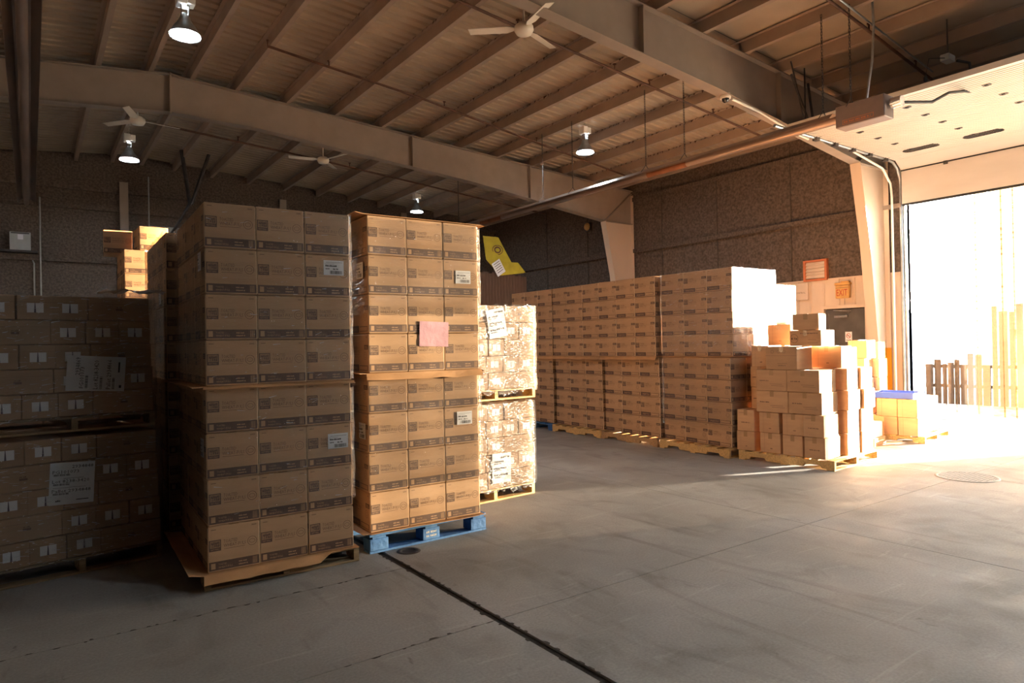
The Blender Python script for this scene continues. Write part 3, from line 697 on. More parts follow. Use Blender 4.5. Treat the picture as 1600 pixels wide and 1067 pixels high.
def paper(w, h, loc, rz, label, lines, m='paper_white', tilt=0.0, cat='label sheet', crease=True, seed=1, name='paper_label'):
    """sheet facing -y in its own axes; lines: (text, a, b, size, width, rot) or bars"""
    o = empty(name, loc, 0, label=label, cat=cat); o.rotation_euler = (0, tilt, rz)
    r = random.Random(seed); mb = MB(); n = 6; vs = []
    for i in range(n+1):
        for j in range(n+1): vs.append((-w/2+w*i/n, -.002-r.uniform(0, .004 if crease else .0004), -h/2+h*j/n))
    mb.add(vs, [(i*(n+1)+j, (i+1)*(n+1)+j, (i+1)*(n+1)+j+1, i*(n+1)+j+1) for i in range(n) for j in range(n)], 0, True)
    mb.build('sheet', m, o)
    if lines:
        mb = MB(); F = Face(mb, (-w/2, -.0072, -h/2), (1, 0, 0), (0, 0, 1), (0, -1, 0))
        for l in lines:
            if l[0] == 'bar':
                a, b, ww, hh, rot = l[1:]; q = 0; rr = random.Random(int(a*999)); 
                while q < ww:
                    d = rr.choice((.002, .003, .005))
                    if rot: F.rect(a, a+hh, b+q, b+min(q+d, ww))
                    else: F.rect(a+q, a+min(q+d, ww), b, b+hh)
                    q += d+rr.choice((.002, .003, .004))
            elif l[0] == 'line': F.rect(*l[1:])
            elif l[0] == 'mark': F.marks(*l[1:])
            else: F.text(l[0], l[1], l[2], l[3], l[4], 0, .0006, l[5] if len(l) > 5 else 0)
        mb.build('lettering', 'ink_black', o, kind='stuff')
    return o
def xf(loc, rz, p):
    c, s = math.cos(rz), math.sin(rz); return (loc[0]+c*p[0]-s*p[1], loc[1]+s*p[0]+c*p[1], loc[2]+p[2] if len(p) > 2 else loc[2])

# ------------------------------------------------------------------ tall stacks of printed cartons
COLN = {0: 'left', 1: 'middle', 2: 'right'}
def big_stack(x, y, rz, z0, rows, desc, group, show, tier_gap=0.0, upper=(0, 0, 0), seed=0, hide_rows=()):
    """x, y: front left corner. show: set of (i, j) columns: i across x, j into depth"""
    r = random.Random(seed)
    for k in range(rows):
        dx, dy, dr = (upper if k >= rows//2 else (0, 0, 0)); z = z0+k*(CH+.001)+(tier_gap if k >= rows//2 else 0)
        for (i, j) in sorted(show):
            if (k, i, j) in hide_rows: continue
            p = xf((x+dx, y+dy, z), rz+dr, (CW*(i+.5)+.002*i+r.uniform(-.003, .003), CD*(j+.5)+r.uniform(-.0015, .0015), 0))
            if j == 0: pos = f'{COLN[i]} of the front'
            else: pos = f'{"middle" if j == 1 else "far end"} of the {COLN[i]} side'
            big_carton(p, rz+dr+r.uniform(-.004, .004), f'printed carton, {ORD[k]} row, {pos}, {desc}', group)

U = {(0, 0), (1, 0), (2, 0), (0, 1), (0, 2)}
# stack 1
S1 = (.902, 4.612, 0); S1R = R(-2)
pallet(xf(S1, S1R, (.485, .60, 0)), S1R, 'worn wooden pallet under the tallest front stack with torn cardboard lip', 'wood_old', 1.02, 1.219, .105)
big_stack(S1[0], S1[1], S1R, .108, 8, 'front stack on worn pallet', 'printed cartons of the nearest stack', U, .006, (.004, -.004, 0), 1)
tray(-.03, .99, -.03, 1.22, .1075, S1, S1R, 'torn cardboard tray with drooping lips under the nearest stack', (.06, .0, .0, .09), (.04, 0, 0, -.02), .80)
tray(-.012, .975, -.012, 1.22, .108+4*(CH+.001)+.005, S1, S1R, 'cardboard tray between the tiers of the nearest stack', (.03, .008, 0, .07), (.012, .0, 0, .0))
wrap(-.012, .975, -.012, 1.222, 1.31, 2.478, S1, S1R, 'thin clear film round the upper tier of the nearest stack', 'stretch_film_thin', 2, amp=.008, ragged=.01, glint_creases=90)
wrap(-.012, .972, -.012, 1.222, .45, 1.25, S1, S1R, 'thin clear film round the lower tier of the nearest stack', 'stretch_film_thin', 3, amp=.008, ragged=.02, glint_creases=50)
def ship_lines(w, h):
    L = [('line', .01*w/.1, w*.92, h*.84, h*.86), ('line', w*.05, w*.5, h*.74, h*.755), ('mark', w*.08, h*.56, h*.17, w*.55), ('mark', w*.08, h*.38, h*.12, w*.2), ('mark', w*.45, h*.36, h*.15, w*.25)]
    L += [('bar', w*.3, h*.08, w*.6, h*.22, 0)]
    return L
def label_at(loc0, rz, a, b, w, h, label, tilt=0.0, seed=1, side=False):
    if side: p = xf(loc0, rz, (-.007, a, b)); paper(w, h, p, rz-R(90), label, ship_lines(w, h), tilt=tilt, seed=seed, crease=False, name='shipping_label', cat='label')
    else: p = xf(loc0, rz, (a, -.007, b)); paper(w, h, p, rz, label, ship_lines(w, h), tilt=tilt, seed=seed, crease=False, name='shipping_label', cat='label')
label_at(S1, S1R, .845, 2.095, .145, .105, 'white shipping label high on the nearest stack, front face')
label_at(S1, S1R, .855, .875, .145, .105, 'white shipping label low on the nearest stack, front face')
label_at(S1, S1R, .10, 2.105, .12, .12, 'white shipping label high on the shaded side of the nearest stack', side=True)
label_at(S1, S1R, .10, .90, .12, .12, 'white shipping label low on the shaded side of the nearest stack', side=True)
# stack 2
S2 = (2.035, 4.685, 0); S2R = R(-1.5)
block_pallet(xf(S2, S2R, (.475, .60, 0)), S2R+R(2.5), 'worn blue block pallet under the second tall stack')
big_stack(S2[0], S2[1], S2R, .146, 8, 'second stack on blue pallet', 'printed cartons of the blue pallet stack', U | {(2, 1), (2, 2)}, .006, (.012, -.004, 0), 5)
tray(-.01, .98, -.02, 1.22, .1458, S2, S2R, 'cardboard tray with bent lips on the blue pallet', (.045, .0, .0, .05), (-.008, 0, 0, .0))
tray(-.012, .985, -.012, 1.22, .146+4*(CH+.001)+.005, S2, S2R, 'cardboard tray with drooping lip between the tiers above the blue pallet', (.03, .02, 0, .06), (.05, .02, 0, .0))
tray(-.01, 1.02, .0, 1.22, .146+8*(CH+.001)+.014, S2, S2R, 'cardboard top sheet with an edge sticking out over the second stack', (.0, .03, 0, .07), (0, .005, 0, -.012))
wrap(-.010, .985, -.012, 1.222, .46, 1.30, S2, S2R, 'thin clear film round the lower tier above the blue pallet', 'stretch_film_thin', 12, amp=.006, ragged=.01)
wrap(.0, .99, -.014, 1.222, 1.78, 2.50, S2, S2R, 'thin clear film round the upper tier above the blue pallet', 'stretch_film_thin', 13, amp=.005, ragged=.01)
label_at(S2, S2R, .83, 2.085, .14, .105, 'white shipping label high on the blue pallet stack')
label_at(S2, S2R, .82, .945, .14, .105, 'white shipping label low on the blue pallet stack')
label_at(S2, S2R, .10, 2.11, .13, .12, 'white shipping label high on the orange lit side of the blue pallet stack', side=True)
label_at(S2, S2R, .10, .90, .13, .12, 'white shipping label low on the orange lit side of the blue pallet stack', side=True)
paper(.255, .195, xf(S2, S2R, (.555, -.009, 1.625)), S2R, 'crumpled pink sheet of paper taped to the second stack', None, 'paper_pink', R(2), 'paper', True, 8, 'paper_sheet')
# stacks behind stack 1
S4 = (.885, 5.96, 0); S4R = R(-1)
pallet(xf(S4, S4R, (.485, .60, 0)), S4R, 'wooden pallet in the dark behind the nearest stack', 'wood_old', 1.02, 1.219, .105)
big_stack(S4[0], S4[1], S4R, .108, 8, 'dark stack behind the nearest', 'printed cartons of the dark stack behind', {(0, 0), (1, 0), (0, 1), (0, 2)}, .006, (0, 0, 0), 21)
wrap(-.014, .975, -.014, 1.222, .3, 2.48, S4, S4R, 'wrinkled film round the dark stack behind the nearest one', 'stretch_film', 22, glint_creases=200, cside='side')
label_at(S4, S4R, .28, 1.98, .12, .12, 'white shipping label on the dark wrapped stack behind', side=True)
tray(-.012, .975, -.012, 1.22, .108+4*(CH+.001)+.005, S4, S4R, 'cardboard tray between the tiers of the dark stack behind', (.02, .0, 0, .05), (.01, .0, 0, .02))
S5 = (.93, 9.30, 0)
pallet((.93+.48, 9.90, 0), 0, 'wooden pallet of the furthest stack in the corner', 'wood_old', 1.02, 1.219, .105)
big_stack(S5[0], S5[1], 0, .108, 9, 'far stack by the end wall', 'printed cartons of the far stack', {(0, 0), (1, 0), (0, 1)}, 0, (0, 0, 0), 23)
big_carton((1.25, 9.50, .108+9*.296), R(2), 'sunlit printed carton perched on top of the far stack', 'loose printed cartons on the far stack')
big_carton((.93, 9.98, .108+9*.296), R(-4), 'shaded printed carton set back on top of the far stack', 'loose printed cartons on the far stack')
mb = MB(); r = random.Random(4); vs = []
for i in range(9):
    for j in range(5): vs.append((-.22+i*.055, -.06+j*.03, .01+r.uniform(0, .045)))
mb.add(vs, [(i*5+j, (i+1)*5+j, (i+1)*5+j+1, i*5+j+1) for i in range(8) for j in range(4)], 0); mb.build('crumpled_film', 'film_white', loc=(.62, 5.72, 1.945), label='crumpled bunch of film ends on top of the label carton stack', cat='film')

# ------------------------------------------------------------------ wrapped stacks of small cartons
def small_stack(x, y, rz, desc, group, tiers, wood, names, seed, lean=0.0, back=False, left=False):
    """x, y: front right corner; local x runs left from it as negative"""
    r = random.Random(seed); LETT = {}
    for ti, (z0, off) in enumerate(tiers):
        pl = pallet(xf((x, y, z0), rz, (-.51+off, .60, 0)), rz, names[ti][0], wood, 1.02, 1.219, .12 if ti == 0 else .105)
        zb = z0+(.122 if ti == 0 else .107)
        for k in range(5):
            pat = [0, 1, 1, 1] if k % 2 == 0 else [1, 1, 1, 0]     # from the right: 0 side, 1 end
            q = 0.0; sh = off-lean*k
            for n_, e in enumerate(pat):
                w = SW if e else SD
                cx = -(q+w/2)-.004; q += w+.003
                kind = 'with white label' if e else 'without label'
                which = ORD[n_].replace('lowest', 'first')
                p = xf((x, y, zb+k*(SH+.001)), rz, (cx+sh, (SD if e else SW)/2+r.uniform(0, .008), 0))
                small_carton(p, rz+r.uniform(-.02, .02), e, f'small carton {kind}, {ORD[k]} row of {names[ti][2]}, {which} from right', group)
            if back:
                for j in range(2):
                    p = xf((x, y, zb+k*(SH+.001)), rz, (-SW/2+sh-.004, .42+j*.395+SD/2, 0))
                    small_carton(p, rz+R(90), 0, f'small carton, {ORD[k]} row of {names[ti][2]}, {"middle" if j == 0 else "far end"} of its right side', group)
            if left:
                for j in range(2):
                    p = xf((x, y, zb+k*(SH+.001)), rz, (-1.01+SW/2+sh, .42+j*.395+SD/2, 0))
                    if k < 4: small_carton(p, rz-R(90), 0, f'small carton, {ORD[k]} row of {names[ti][2]}, {"middle" if j == 0 else "far end"} of its left side', group)
            if k == 4:
                for j in range(2):
                    for c in range(1 if back else 0, 5):
                        p = xf((x, y, zb+k*(SH+.001)), rz, (-SW*(c+.5)+sh-.004-.002*c, .42+j*.395+SD/2, 0))
                        small_carton(p, rz+R(180), 1, f'small carton inside the top layer of {names[ti][2]}, rank {("two", "three")[j]}, {ORD[c].replace("lowest", "first")} from right', group)
        z1 = zb+5*(SH+.001)
        wrap(-1.02+off, .008+off+max(0, -lean*4), -.012, 1.2, zb-.04, z1+.006, (x, y, 0), rz, names[ti][1], 'stretch_film', seed+ti, amp=.012, ragged=.03, glint_creases=420)
    return
S6 = (.800, 5.62, 0); S6R = R(8)
small_stack(S6[0], S6[1], S6R, '', 'small cartons of the dark wrapped stack', [(0, -.02), (.985, -.055)], 'wood_old',
            [('old wooden pallet on the floor under the dark wrapped stack', 'glinting film round the lower dark load of small cartons', 'lower dark load'), ('old wooden pallet between the two dark wrapped loads', 'glinting film round the upper dark load of small cartons', 'upper dark load')], 31, lean=.006, back=True, left=True)
for i in range(3):  # unseen cartons added to block the bright floor behind the pallet gap
    for k in range(2):
        o = MB().bbox(-.19, .19, -.25, .25, .001, .62, .006).build('plain_carton', 'cardboard_light', loc=(-.13+i*.40, 7.25, k*.622), rz=R(3), label=f'{("lower", "upper")[k]} added carton blocking light behind the wrapped stack, {ORD[i].replace("lowest", "first")} from the wall side', cat='carton', group='added cartons behind the dark wrapped stack')
        MB().box(-.03, .03, -.249, .249, .6195, .6202).build('tape', 'tape', o)
def pallet_lines(w, h, rot, a, b):
    if not rot:
        return [(a, w*.48, h*.86, h*.11, w*.48), ('FG101073', w*.06, h*.74, h*.11, w*.58), ('bar', w*.08, h*.685, w*.36, h*.045, 0), ('line', w*.3, w*.75, h*.62, h*.628), ('Lot 8238-3420', w*.06, h*.52, h*.11, w*.82), ('bar', w*.08, h*.46, w*.36, h*.045, 0), ('line', w*.08, w*.8, h*.40, h*.406),
                ('Pallet '+b, w*.06, h*.29, h*.11, w*.86), ('bar', w*.08, h*.235, w*.34, h*.045, 0), ('mark', w*.15, h*.07, h*.07, w*.10), ('line', w*.6, w*.88, h*.09, h*.11)]
    return [(a, w*.22, h*.45, w*.11, h*.5, 1), ('FG101073', w*.22+w*.07, h*.08, w*.10, h*.6, 1), ('bar', w*.315, h*.08, h*.36, w*.045, 1), ('Lot 8238-3420', w*.53, h*.06, w*.11, h*.82, 1), ('bar', w*.56, h*.06, h*.36, w*.045, 1), ('Pallet '+b, w*.75, h*.06, w*.11, h*.85, 1), ('bar', w*.775, h*.06, h*.34, w*.045, 1), ('line', w*.90, w*.94, h*.10, h*.18), ('line', w*.87, w*.90, h*.55, h*.85)]
paper(.36, .245, xf(S6, S6R, (-.43, -.006, 1.38)), S6R, 'large white pallet label turned sideways on the upper dark load', pallet_lines(.36, .245, True, '2934869', '2934866'), tilt=R(4), seed=41)
paper(.265, .285, xf(S6, S6R, (-.585, -.006, .635)), S6R, 'large white pallet label reading upright on the lower dark load', pallet_lines(.265, .285, False, '2934848', '2934848'), tilt=R(3), seed=42)
S7 = (4.225, 5.50, 0); S7R = R(4)
small_stack(S7[0], S7[1], S7R, '', 'small cartons of the sunlit wrapped stack', [(0, -.03), (.985, 0)], 'wood_yellow',
            [('wooden pallet on the floor under the sunlit wrapped stack', 'bright film round the lower sunlit load of small cartons', 'lower sunlit load'), ('wooden pallet between the two sunlit wrapped loads', 'bright film round the upper sunlit load of small cartons', 'upper sunlit load')], 51, lean=-.004, back=True)
ll = [('mark', .11, .24, .03, .10), ('mark', .02, .20, .03, .12), ('bar', .02, .185, .09, .012, 0), ('mark', .02, .135, .03, .17), ('bar', .02, .12, .09, .012, 0), ('mark', .02, .07, .03, .18), ('bar', .02, .05, .09, .012, 0)]
paper(.225, .285, xf(S7, S7R, (-.49, -.006, 1.745)), S7R, 'white pallet label hanging askew on the upper sunlit load', ll, tilt=R(-10), seed=43)
paper(.235, .29, xf(S7, S7R, (-.46, -.006, .315)), S7R, 'white pallet label on the lower sunlit load near the floor', ll, tilt=R(1), seed=44)

# ------------------------------------------------------------------ the long row along the side wall
ROWS = [(7.42, 5.45, -3, 'wood_yellow', 'nearest'), (7.47, 6.72, -2.5, 'wood_pallet', 'second'), (7.50, 7.96, -1, 'wood_yellow', 'third'), (7.49, 9.21, 0, 'blue', 'last')]
UP = [(.055, .0, 3), (-.06, .01, 2), (-.05, .0, 0), (.0, .0, 0)]
CN = {0: 'near', 1: 'middle', 2: 'far'}
for n_, (x, y, a, wood, nm) in enumerate(ROWS):
    rz = R(a); r = random.Random(60+n_); L0 = (x, y, 0)
    if wood == 'blue': block_pallet(xf(L0, rz, (.47, .60, 0)), rz, 'blue block pallet at the far end of the long row', 1.04, 1.22, .125)
    else: pallet(xf(L0, rz, (.44, .60, 0)), rz, f'notched wooden pallet under the {nm} stack of the long row', wood, 1.06, 1.24, .122)
    for k in range(8):
        dx, dy, dr = UP[n_] if k >= 4 else (0, 0, 0); z = .126+k*(CH+.001)+(.006 if k >= 4 else 0)
        cells = [(0, 0), (0, 1), (0, 2)]+([(1, 0), (2, 0)] if n_ == 0 else [])
        for (i, j) in cells:
            p = xf((x+dx, y+dy, z), rz+R(dr), (CW*(i+.5)+r.uniform(-.006, .006), CD*(j+.5)+r.uniform(-.003, .003), 0))
            where = f'{CN[j]} column' if i == 0 else ('middle of the sunlit end' if i == 1 else 'wall side of the sunlit end')
            big_carton(p, rz+R(dr)+r.uniform(-.012, .012), f'printed carton, {ORD[k]} row, {where}, {nm} stack of the long row', 'printed cartons of the long row')
    if n_ in (1, 3, 2): tray(-.015+UP[n_][0], .97, -.01, 1.215, .126+4*(CH+.001)+.005, L0, rz, f'cardboard tray between the tiers of the {nm} stack of the long row', (.0, .0, .0, .035), (0, 0, 0, .045))
    else: tray(-.01, .97, -.01, 1.215, .126+4*(CH+.001)+.005, L0, rz, 'cardboard tray between the tiers of the nearest stack of the long row', (.0, .0, .0, .012), (0, 0, 0, .0))
wrap(-.012, .97, -.012, 1.22, 1.36, 2.50, (7.42+.055, 5.45, 0), R(0), 'creased film round the upper tier of the nearest long row stack', 'stretch_film', 71, amp=.012, ragged=.01, glint_creases=160, cside='side')
wrap(-.014, .97, -.014, 1.22, .35, 1.28, (7.42, 5.45, 0), R(-3), 'creased film round the lower tier of the nearest long row stack', 'stretch_film_thin', 72, amp=.008, ragged=.01)
pallet((10.58, 7.33, 0), 0, 'wooden pallet of the bleached white stack behind the long row', 'wood_pallet', 1.02, 1.22, .12)
for k in range(8):
    for i in range(3): big_carton((10.1+CW*(i+.5)+.004*i, 6.73+CD/2, .122+k*(CH+.001)), 0, f'carton bleached white by sun, {ORD[k]} row, {COLN[i]} column, stack behind the long row', 'sunlit cartons behind the long row')

# ------------------------------------------------------------------ mixed pile of plain cartons
PA = (7.42, 5.35); PR = R(-86.16+90); 
def pbox(s0, s1, t0, t1, z0, z1, label, jit=0.0, art=0, m='cardboard_light', group='plain cartons piled by the long row'):
    """s along the pile's aisle face from far to near, t into the pile"""
    w, d, h = t1-t0, s1-s0, z1-z0; mb = MB(); mb.bbox(-w/2, w/2, -d/2, d/2, .0005, h-.001, .006)
    c, sn = math.cos(PR), math.sin(PR); tx, ty = (t0+t1)/2, -(s0+s1)/2
    o = mb.build('plain_carton', m, loc=(PA[0]+c*tx-sn*ty, PA[1]+sn*tx+c*ty, z0), rz=PR+R(jit), label=label, cat='carton', group=group)
    mb = MB(); mb.box(-w/2+.004, w/2-.004, -.025, .025, h-.001, h-.0004)
    mb.box(-w/2-.0006, -w/2, -.025, .025, h-.07, h-.001); mb.build('tape', 'tape', o)
    mb = MB(); F = Face(mb, (-w/2, d/2, 0), (0, -1, 0), (0, 0, 1), (-1, 0, 0))
    if art == 1: F.marks(d*.12, h*.45, .022, d*.3); F.rect(d*.45, d*.85, h*.32, h*.335); F.rect(d*.5, d*.9, h*.24, h*.255)
    if art == 2: F.marks(d*.25, h*.38, .02, d*.5); F.rect(d*.1, d*.6, h*.85, h*.862)
    if art == 3:
        for q in (.22, .42, .60): F.ring(d*q, h*.78, .02, .02, .003)
        F.marks(d*.4, h*.16, .018, d*.25); F.rect(d*.38, d*.7, h*.26, h*.275); F.rect(0, d, h*.60, h*.61)
    if art == 4: F.marks(d*.05, h*.40, .04, d*.2); F.ring(d*.15, h*.48, .055, .055, .005); F.marks(d*.35, h*.76, .02, d*.55); F.rect(d*.6, d*.85, h*.40, h*.415); F.rect(d*.58, d*.9, h*.18, h*.2)
    if art == 5: F.rect(d*.22, d*.225, .002, h-.002); F.marks(d*.5, h*.2, .02, .03)
    if art: mb.build('printing', 'ink_line', o, kind='stuff')
    return o
pallet((PA[0]+math.cos(PR)*.60+math.sin(PR)*.61, PA[1]+math.sin(PR)*.60-math.cos(PR)*.61, 0), PR, 'notched wooden pallet under the pile of plain cartons', 'wood_yellow', 1.2, 1.23, .118)
B0 = .119
pbox(-.04, .21, .02, .36, B0, .365, 'plain carton at the bottom far corner of the pile', 0, 5)
pbox(.28, .55, .03, .38, B0, .365, 'plain carton, second along the bottom of the pile', 1, 5)
pbox(.59, .85, .02, .36, B0, .365, 'dented plain carton with crushed corner, third along the bottom of the pile', -2, 0)
pbox(.87, 1.12, .0, .38, B0, .37, 'plain carton at the bottom near corner of the pile', 0, 2)
pbox(-.03, .21, .02, .36, .366, .64, 'taller carton at the far edge, second layer of the pile', 0, 2)
pbox(.275, .54, .03, .38, .366, .625, 'plain carton, second along the second layer of the pile', -1, 5)
pbox(.58, .85, .03, .38, .366, .625, 'tilted carton, third along the second layer of the pile', 2, 5)
pbox(.86, 1.11, .0, .38, .371, .63, 'plain carton at the near edge, second layer of the pile', 0, 2)
pbox(.06, .30, .22, .52, .641, .92, 'carton set back at the far side, third layer of the pile', 0, 1)
pbox(.245, .66, .02, .40, .628, .895, 'wide plain carton in the middle, third layer of the pile', 1, 1)
pbox(.675, 1.09, .02, .40, .632, .895, 'wide carton with torn white corner, third layer of the pile', -2, 1)
pbox(.05, .30, .22, .52, .921, 1.19, 'carton set back at the far side, fourth layer of the pile', 0, 1)
pbox(.25, .655, .02, .40, .896, 1.16, 'wide plain carton in the middle, fourth layer of the pile', 0, 1)
pbox(.665, 1.075, .01, .39, .896, 1.16, 'wide tilted carton at the near edge, fourth layer of the pile', -3, 1)
pbox(.14, .37, .10, .44, 1.19, 1.46, 'carton with strip of tape, far end of the fifth layer', 2, 5)
pbox(.385, .79, .02, .40, 1.161, 1.445, 'carton with three round symbols, fifth layer of the pile', 0, 3)
pbox(.61, 1.02, .20, .50, 1.447, 1.64, 'flat carton with globe emblem near the top of the pile', -4, 4)
pbox(.64, .95, .20, .46, 1.641, 1.84, 'carton with dark shaded side at the very top of the pile', 8, 0)
# second and third ranks of the pile, towards the wall
rk = ['bottom', 'second', 'third', 'fourth']; zz = [B0, .385, .66, .905, 1.17]
for k in range(4):
    pbox(.80+(.03 if k > 1 else 0), 1.17+(.02 if k == 2 else 0), .47, .80, zz[k], zz[k+1]-.002, f'carton of the {rk[k]} layer in the middle rank, sunlit end of the pile', [0, 1, -1, 2][k], 5 if k < 2 else 0)
    pbox(.82-(.02 if k == 2 else 0), 1.19+(.03 if k == 2 else 0), .82, 1.14, zz[k], zz[k+1]-.002, f'carton of the {rk[k]} layer in the rear rank, sunlit end of the pile', [0, -1, 1, 0][k], 0)
pbox(.72, 1.08, .52, .84, 1.171, 1.44, 'taped carton on the sunlit end of the pile, fifth layer', 3, 5)
pbox(.62, 1.0, .86, 1.16, 1.171, 1.42, 'plain carton at the rear of the sunlit end, fifth layer', 0, 0)
for k in range(5): pbox(.02, .40, .56, .92, [B0, .385, .66, .905, 1.17][k], [.383, .658, .903, 1.168, 1.45][k], f'hidden carton, {ORD[k]} layer, wall side of the far end of the pile', 0, 0)
pbox(.10, .42, .58, .86, 1.452, 1.73, 'orange lit carton with a white strip behind the topmost cartons', 0, 5)

# ------------------------------------------------------------------ far pallet by the dock door
FR = R(8); FA = (10.28, 5.68)
pallet((10.86, 5.03, 0), R(6), 'wooden pallet of cartons nearest the dock door', 'wood_yellow', 1.10, 1.22, .10)
def fbox(y0, y1, x0, x1, z0, z1, label, jit=0, m='cardboard_light'):
    w, d, h = x1-x0, y1-y0, z1-z0; o = MB().bbox(-w/2, w/2, -d/2, d/2, .0005, h-.001, .006).build('plain_carton', m, loc=((x0+x1)/2, (y0+y1)/2, z0), rz=R(6+jit), label=label, cat='carton', group='plain cartons near the dock door')
    MB().box(-w/2+.004, w/2-.004, -.025, .025, h-.001, h-.0004).box(-w/2-.0006, -w/2, d*.25-.003, d*.25+.003, .004, h-.004).build('tape', 'tape', o); return o
for k, (z0, z1) in enumerate(((.101, .365), (.366, .63))):
    up = ('lower', 'upper')[k]
    fbox(4.46, 4.72, 10.31, 10.68, z0, z1, f'{up} carton at the corner of the pallet nearest the dock door', 0 if k else 2)
    fbox(4.74, 5.02, 10.31, 10.68, z0, z1, f'{up} carton beside the corner one, pallet nearest the dock door', 1)
    fbox(4.55, 4.85, 10.72, 11.05, z0, z1, f'{up} carton of the second rank, pallet nearest the dock door', 0)
    fbox(4.58, 4.86, 11.07, 11.36, z0, z1, f'{up} carton of the third rank, pallet nearest the dock door', -2)
for k, (z0, z1) in enumerate(((.101, .365), (.366, .64), (.641, .92), (.921, 1.22))):
    fbox(5.13+.02*k, 5.48, 10.28, 10.62, z0, z1, f'carton, {ORD[k]} of the tall column behind the dock door pallet corner', [1, 0, -1, 2][k])
    fbox(5.14, 5.50, 10.64, 10.98, z0, z1-.01*(k == 3), f'carton, {ORD[k]} of the second rank column behind the pallet corner', [-1, 1, 2, 0][k])
fbox(5.14, 5.42, 10.30, 10.60, 1.221, 1.50, 'orange shaded carton on top of the tall column near the dock door', -3)
fbox(5.16, 5.44, 10.66, 10.98, 1.212, 1.47, 'white sunlit carton with raised flap on top near the dock door', 2)
bt = empty('plastic_tray', (10.55, 4.82, .632), R(94), label='shallow blue plastic tray lying on the cartons near the door', cat='tray')
MB().box(-.28, .28, -.19, .19, 0, .012).build('tray_base', 'crate_blue', bt)
for (a, b, c, d) in ((-.30, .30, -.21, -.19), (-.30, .30, .19, .21), (-.30, -.28, -.19, .19), (.28, .30, -.19, .19)): MB().box(a, b, c, d, 0, .085).build('tray_side', 'crate_blue', bt)
for (a, b) in ((-.225, -.205), (.205, .225)): MB().box(-.315, .315, a, b, .075, .09).build('tray_rim', 'crate_blue', bt)
# opened carton with a white block, standing on the floor between the pallets
oc = empty('opened_carton', (9.72, 4.98, 0), R(8), label='cut open carton holding a white block between the two pallets', cat='carton')
MB().box(-.20, .25, -.28, .22, 0, .12).build('carton_base', 'cardboard_tray', oc)
MB().prism([(-.26, .12), (.20, .12), (.20, .50), (.06, .50), (-.02, .47), (-.10, .42), (-.20, .40), (-.26, .38)], .245, .25, 'x').build('back_panel', 'cardboard_tray', oc)
MB().prism([(-.19, .121), (.24, .121), (.24, .44), (.02, .40), (-.12, .38), (-.19, .33)], .20, .21).build('side_panel', 'cardboard_tray', oc)
MB().prism([(-.17, .121), (.22, .121), (.22, .33), (-.12, .36), (-.16, .33)], -.25, .19).build('white_block', 'paper_white', oc)
MB().add([(0, 0, .002), (.55, -.16, .002), (.62, .10, .004), (.10, .28, .002), (0, 0, .005), (.55, -.16, .005), (.62, .10, .007), (.10, .28, .005)], [(3, 2, 1, 0), (4, 5, 6, 7), (0, 1, 5, 4), (1, 2, 6, 5), (2, 3, 7, 6), (3, 0, 4, 7)]).build('cardboard_flat', 'cardboard_tray', loc=(9.25, 4.55, 0), rz=R(-4), label='flat piece of cardboard lying on the floor beside the piled pallet', cat='cardboard')
MB().tube([(10.02, 4.75, .012), (10.10, 4.68, .02), (10.20, 4.60, .03)], .011, 5).build('wood_splinter', 'cardboard_inside', label='pale wood splinter on the floor before the door pallet', cat='splinter')

# ------------------------------------------------------------------ yellow sheet over a tall bundle at the back
tb = empty('sheet_bundle', (10.1, 15.0, 0), R(4), label='tall dark bundle of corrugated sheets in the far corner', cat='bundle')
r = random.Random(9)
for i in range(16): MB().box(-.75+i*.1, -.655+i*.1, -.5, .5+r.uniform(-.04, .04), .12, 3.42+(.0 if i < 10 else -.04)+r.uniform(-.03, .03)).build('sheet', 'bundle_brown', tb)
MB().box(-.8, .9, -.55, .55, 0, .12).build('skid', 'wood_old', tb)
ys = empty('yellow_sheet', (9.7, 14.45, 3.30), label='yellow printed sheet folded over the tall bundle at the back', cat='sheet')
mb = MB(); mb.add([(-.1, 0, .45), (.35, .02, .05), (1.18, .0, .16), (.92, .0, .42), (.72, .02, .42), (.33, .05, 1.06), (-.15, .05, 1.06), (-.1, .012, .45), (.35, .032, .05), (1.18, .012, .16), (.92, .012, .42), (.72, .032, .42), (.33, .062, 1.06), (-.15, .062, 1.06)], [(0, 1, 3, 4), (1, 2, 3), (0, 4, 5, 6), (11, 10, 8, 7), (10, 9, 8), (13, 12, 11, 7), (0, 7, 8, 1), (1, 8, 9, 2), (2, 9, 10, 3), (3, 10, 11, 4), (4, 11, 12, 5), (5, 12, 13, 6), (6, 13, 7, 0)]); mb.build('folded_sheet', 'tarp_yellow', ys)
mb = MB(); F = Face(mb, (0, .0, 0), (1, 0, 0), (0, 0, 1), (0, -1, 0)); F.ring(.28, .72, .17, .13, .02, 0, 20, -.02); F.ring(.28, .72, .11, .09, .04, 0, 20, -.02); mb.build('emblem', 'pipe_rust', ys)
paper(.30, .38, (9.98, 14.44, 3.55), R(2), 'white note hanging on the yellow sheet at the back', [('line', .04, .26, .08+.06*i, .095+.06*i) for i in range(5)], tilt=R(-32), seed=77, name='paper_note', cat='note')

